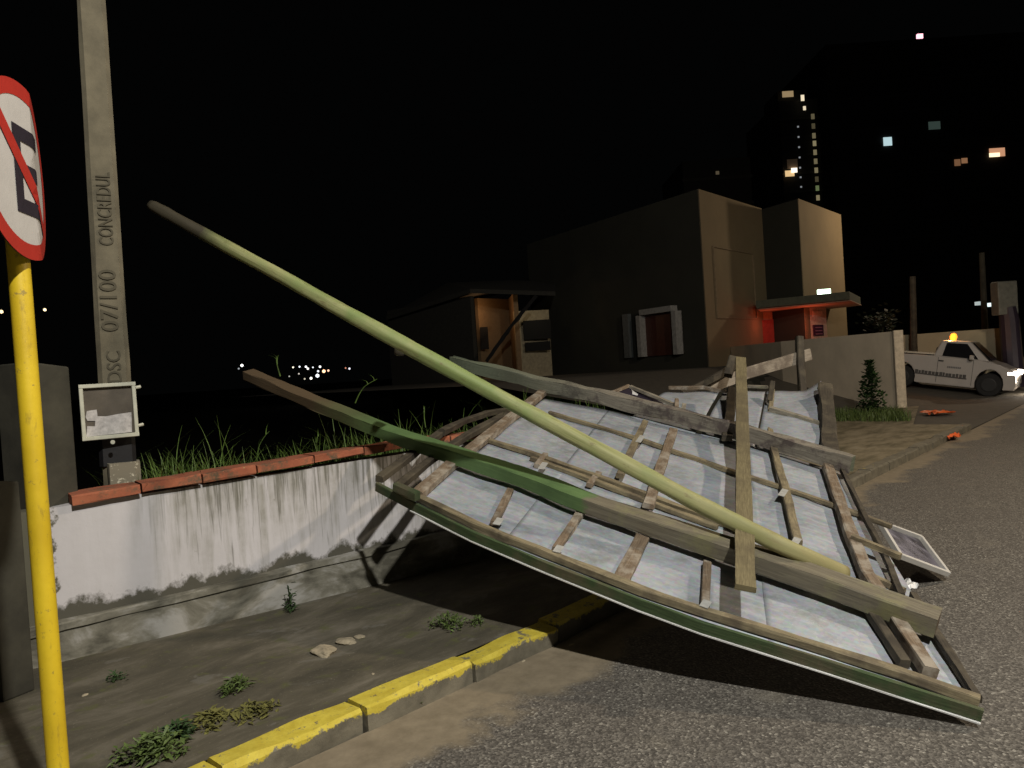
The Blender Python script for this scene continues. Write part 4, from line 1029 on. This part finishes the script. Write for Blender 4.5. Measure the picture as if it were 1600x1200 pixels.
for i, (u, v, r, c, s) in enumerate(tl):
    y = 160; p = at(u, v, y); m = MB(); k = r*y/F*.62
    bm = bmesh.new(); bmesh.ops.create_icosphere(bm, subdivisions=1, radius=k); me = bpy.data.meshes.new('town_light'); bm.to_mesh(me); bm.free(); me.materials.append(emis('town_%d' % i, c, s*.8))
    o = bpy.data.objects.new('town_light', me); o.location = p; col.objects.link(o)
    if u > 100: tag(o, TLL[i] if u > 400 else ('brighter distant white light at the tip of the green beam' if i == 16 else 'fainter distant grey light at the tip of the green beam'), 'town light', 'town lights seen across the dark lot')
    else: tag(o, 'orange street light far away right of the yellow post' if u > 50 else 'orange street light at the very left edge', 'distant lamp')

# ------------------------------------------------------------------ right: far wall, poles, cabinet, pickup
a, b = at(1392, 525, 27.5), at(1572, 508, 25.0)
m = MB(); wallbox(m, a, b, 0, a.z, .2); wallbox(m, b+V(.75, 0, 0), b+V(6, -1.5, 0), 0, b.z, .2)
tag(m.build('far_wall', plain('far_wall_render', (.42, .36, .24), .9, 0, .15, 1)), 'low cream wall across the side street behind the pickup', 'wall')
def mpole(u, vb, vt, y, r, label, lean=8, mat='concrete_dark'):
    a, b = at(u, vb, y), at(u-lean, vt, y); m = MB(); m.tube([V(a.x, y, 0), a, b], [r, r, r*.8], 10); return tag(m.build('street_pole', M[mat]), label, 'pole')
mpole(1428, 545, 432, 26.6, .12, 'brown pole rising behind the pickup bed', 2, 'wood_dark'); mpole(1539, 512, 395, 27, .11, 'dim grey pole above the pickup windscreen', 5)
cb = at(1570, 475, 24); ct = thing('street_cabinet', V(cb.x, 24, 0), 'grey box mounted on a dark post beyond the pickup', 'cabinet')
m = MB(); m.box(at(1569, 466, 24), (.62, .4, 1.05)); m.build('housing', plain('cabinet_grey', (.10, .105, .09), .7), ct, bevel=.03)
m = MB(); q_ = at(1577, 500, 24); m.tube([V(q_.x+.05, 24, 0), q_, at(1574, 480, 24)], [.3, .28, .25], 12); m.build('post', M['black'], ct)
for i, (u, v, ww) in enumerate(((1530, 474, 9), (1550, 476, 13))):
    p = at(u, v, 27.6); m = MB(); m.box(p, (ww*.0235, .2, .13)); m2 = m.build('lamp_head', emis('lamp_cool%d' % i, (.8, .95, .95), .45 if i == 0 else 1.3))
    tag(m2, 'left of two small cool white lamps above the far wall' if i == 0 else 'right and brighter of two small cool white lamps above the far wall', 'lamp')
m = MB(); rr = random.Random(8)
for _ in range(260):
    p = at(1378+rr.gauss(0, 12), 505+rr.gauss(0, 10), 24+rr.gauss(0, .4)); d = rr.uniform(0, 6.28)
    dx = V(math.cos(d), math.sin(d), .4)*.18; sx = V(-math.sin(d), math.cos(d), .2)*.06; m.quad([p, p+dx*.5+sx, p+dx, p+dx*.5-sx])
q_ = at(1378, 505, 24); m.tube([V(q_.x, 24, 0), q_], .03, 6)
tag(m.build('yard_bush', plain('bush_leaf', (.012, .022, .008), .7)), 'dim leafy bush showing above the beige yard wall near its end', 'bush')

# pickup truck: x forward, y left, z up
cx = (fz-rz); wb = 2.75; cx_n = cx.normalized(); sca = cx.length/wb
yl = V(0, 0, 1).cross(cx_n).normalized(); zl = cx_n.cross(yl)
print('wheelbase', cx.length, fz, rz)
S = cx.length/wb; S2 = 1.06
trm = Matrix(((cx_n.x*S, yl.x*S2, zl.x*S2, rz.x), (cx_n.y*S, yl.y*S2, zl.y*S2, rz.y), (cx_n.z*S, yl.z*S2, zl.z*S2, rz.z), (0, 0, 0, 1)))
# origin: ground under the rear wheel on the near (right) side; near side at y=0, far side y=1.6
tr = thing('pickup_truck', trm.to_translation(), 'white pickup truck with lit headlight and amber roof beacon on the side street', 'pickup truck')
tr.matrix_world = trm
paint = plain('white_car_paint', (.44, .41, .38), .35, 0, .05, 2, .02); paint.node_tree.nodes['Principled BSDF'].inputs['Coat Weight'].default_value = .5
gls = plain('car_glass', (.012, .012, .014), .08, 0, .1); rub = plain('tyre_rubber', (.012, .012, .012), .8); trim = plain('black_trim', (.02, .02, .02), .6)
def tpart(mb, name, mat, parent=tr, **k):
    o = mb.build(name, mat, **k); o.parent = parent; return o
wr = .325; arch = .43
prof = [(-.85, .40), (-.80, .88), (-.78, .97), (.95, 1.0), (2.10, .98), (2.45, .97), (3.0, .90), (3.42, .76), (3.52, .62), (3.55, .38), (3.50, .24), (3.2, .22)]
def arcpts(cxx, rev=False): return [(cxx+arch*math.cos(t), wr+arch*math.sin(t)) for t in [R(-14+i*(208/10)) for i in range(11)]]
prof += [p for p in arcpts(2.75)]; prof += [(2.3, .20), (.45, .20)]; prof += [p for p in arcpts(0)]; prof += [(-.5, .30)]
def lath(p, y, inset=0): return (p[0], y, p[1])
m = MB(); W_ = 1.62
L0 = [lath(p, -.02) for p in prof]; 
n = len(prof)
rings = []
for y, ins in ((.04, .03), (-.02+.0, 0), (W_+.02, 0), (W_-.04, .03)): rings.append([V(p[0]+(.04 if False else 0), y, p[1]) for p in prof])
m.prism([r for r in rings[1]], [r for r in rings[2]]); tpart(m, 'body', paint, bevel=.045)
# cab greenhouse
def loft(name, bot, topp_, mat, **k):
    m = MB(); m.prism([V(*p) for p in bot], [V(*p) for p in topp_]); return tpart(m, name, mat, **k)
loft('cab_roof', [(.92, .05, .985), (2.70, .05, .95), (2.70, W_-.05, .95), (.92, W_-.05, .985)], [(1.12, .18, 1.45), (2.02, .18, 1.47), (2.02, W_-.18, 1.47), (1.12, W_-.18, 1.45)], paint, bevel=.05)
loft('side_window', [(1.22, .035, 1.02), (2.34, .035, 1.0), (2.34, .08, 1.0), (1.22, .08, 1.02)], [(1.30, .142, 1.39), (1.94, .142, 1.40), (1.94, .19, 1.40), (1.30, .19, 1.39)], gls)
def lerp3(a, b, s): return tuple(a[i]+(b[i]-a[i])*s for i in range(3))
wbL, wbR, wtL, wtR = (2.72, .12, .975), (2.72, W_-.12, .975), (2.09, .24, 1.43), (2.09, W_-.24, 1.43)
m = MB(); m.prism([V(*wbL), V(*wbR), V(*wtR), V(*wtL)], [V(p[0]+.02, p[1], p[2]+.02) for p in (wbL, wbR, wtR, wtL)]); tpart(m, 'windscreen', gls)
loft('bonnet', [(2.62, .04, .92), (3.40, .10, .75), (3.40, W_-.10, .75), (2.62, W_-.04, .92)], [(2.68, .10, .975), (3.36, .18, .80), (3.36, W_-.18, .80), (2.68, W_-.10, .975)], paint, bevel=.03)
loft('load_bed', [(-.70, .10, .96), (.92, .10, .985), (.92, W_-.10, .985), (-.70, W_-.10, .96)], [(-.70, .12, 1.01), (.92, .12, 1.03), (.92, W_-.12, 1.03), (-.70, W_-.12, 1.01)], trim)
m = MB(); m.tube([V(.95, .2, 1.0), V(1.0, .2, 1.22)], .02, 8); m.tube([V(.95, W_-.2, 1.0), V(1.0, W_-.2, 1.22)], .02, 8); m.tube([V(1.0, .2, 1.22), V(1.0, W_-.2, 1.22)], .02, 8); tpart(m, 'roll_bar', trim)
for xw in (0, 2.75):
    for yy, sg in ((.0, 1), (W_-.2, 1)):
        we = bpy.data.objects.new('wheel', None); col.objects.link(we); we.parent = tr; we.location = (xw, yy, wr); we.scale = (S2/S, 1, 1)
        m = MB(); pts = [V(0, 0, 0), V(0, .03, 0), V(0, .17, 0), V(0, .20, 0)]; m.tube(pts, [wr-.03, wr, wr, wr-.03], 28); o = m.build('tyre', rub); o.parent = we
        m = MB(); m.tube([V(0, -.008, 0), V(0, -.001, 0)], [.17, .19], 20); o = m.build('rim', plain('dull_rim', (.02, .02, .02), .6, .2)); o.parent = we
        mesh_ok = True
        m = MB(); 
        ysk = .012
        m.grid(lambda s, t: V((arch-.004)*math.cos(R(-14+208*s)), .0+t*.21, (arch-.004)*math.sin(R(-14+208*s))), 12, 1); o = m.build('arch_liner', trim); o.parent = we
m = MB(); m.box((2.16, -.10, 1.04), (.13, .22, .13)); tpart(m, 'wing_mirror', paint, bevel=.03)
m = MB(); m.box((1.22, -.045, .88), (.16, .02, .03)); tpart(m, 'door_handle', trim)
for x in (1.12, 2.22):
    m = MB(); m.box((x, -.026, .62), (.012, .012, .72)); tpart(m, 'door_seam', plain('seam', (.10, .10, .09), .8))
# dark lettering band along the side, unreadable at this distance
m = MB(); rr = random.Random(6); x = .42
while x < 1.95:
    wl2 = rr.uniform(.06, .11); hl = rr.uniform(.09, .13); m.box((x+wl2/2, -.028, .52-.02*x), (wl2, .008, hl)); m.box((x+wl2/2, -.027, .47-.02*x), (wl2*1.5, .006, .03)); x += wl2+rr.uniform(.006, .03)
tpart(m, 'side_lettering', plain('side_lettering_dark', (.07, .065, .06), .6))
m = MB(); x = 1.45
while x < 1.85: m.box((x, -.028, .72), (.04, .008, .05)); x += .055
tpart(m, 'door_lettering', plain('lettering_grey', (.16, .16, .16), .6))
hl_ = emis('headlight_glow', (1, .84, .72), 7)
for yy in (.16, W_-.16):
    m = MB(); m.box((3.40, yy, .69), (.34, .36, .14)); tpart(m, 'headlight', hl_, bevel=.03)
m = MB(); m.box((3.52, .20, .42), (.08, .26, .14)); m.box((3.55, W_/2, .44), (.04, .7, .2)); tpart(m, 'bumper_grille', trim, bevel=.02)
bc_ = V(1.38, .72, 1.52)
m = MB(); m.tube([bc_-V(0, 0, .06), bc_-V(0, 0, .02), bc_+V(0, 0, .05), bc_+V(0, 0, .12), bc_+V(0, 0, .15)], [.09, .11, .12, .085, .02], 16); be = tpart(m, 'beacon', emis('amber_beacon', (1, .27, .02), 2.6))
lamp('beacon_light', trm@(bc_+V(-.05, -.35, .12)), 26, (1, .40, .10), .05)
lamp('headlight_beam', trm@V(4.1, .5, .55), 45, (1, .86, .68), .1)
lamp('side_street_light', (19.5, 33, 8), 900, (1, .78, .52), .3)
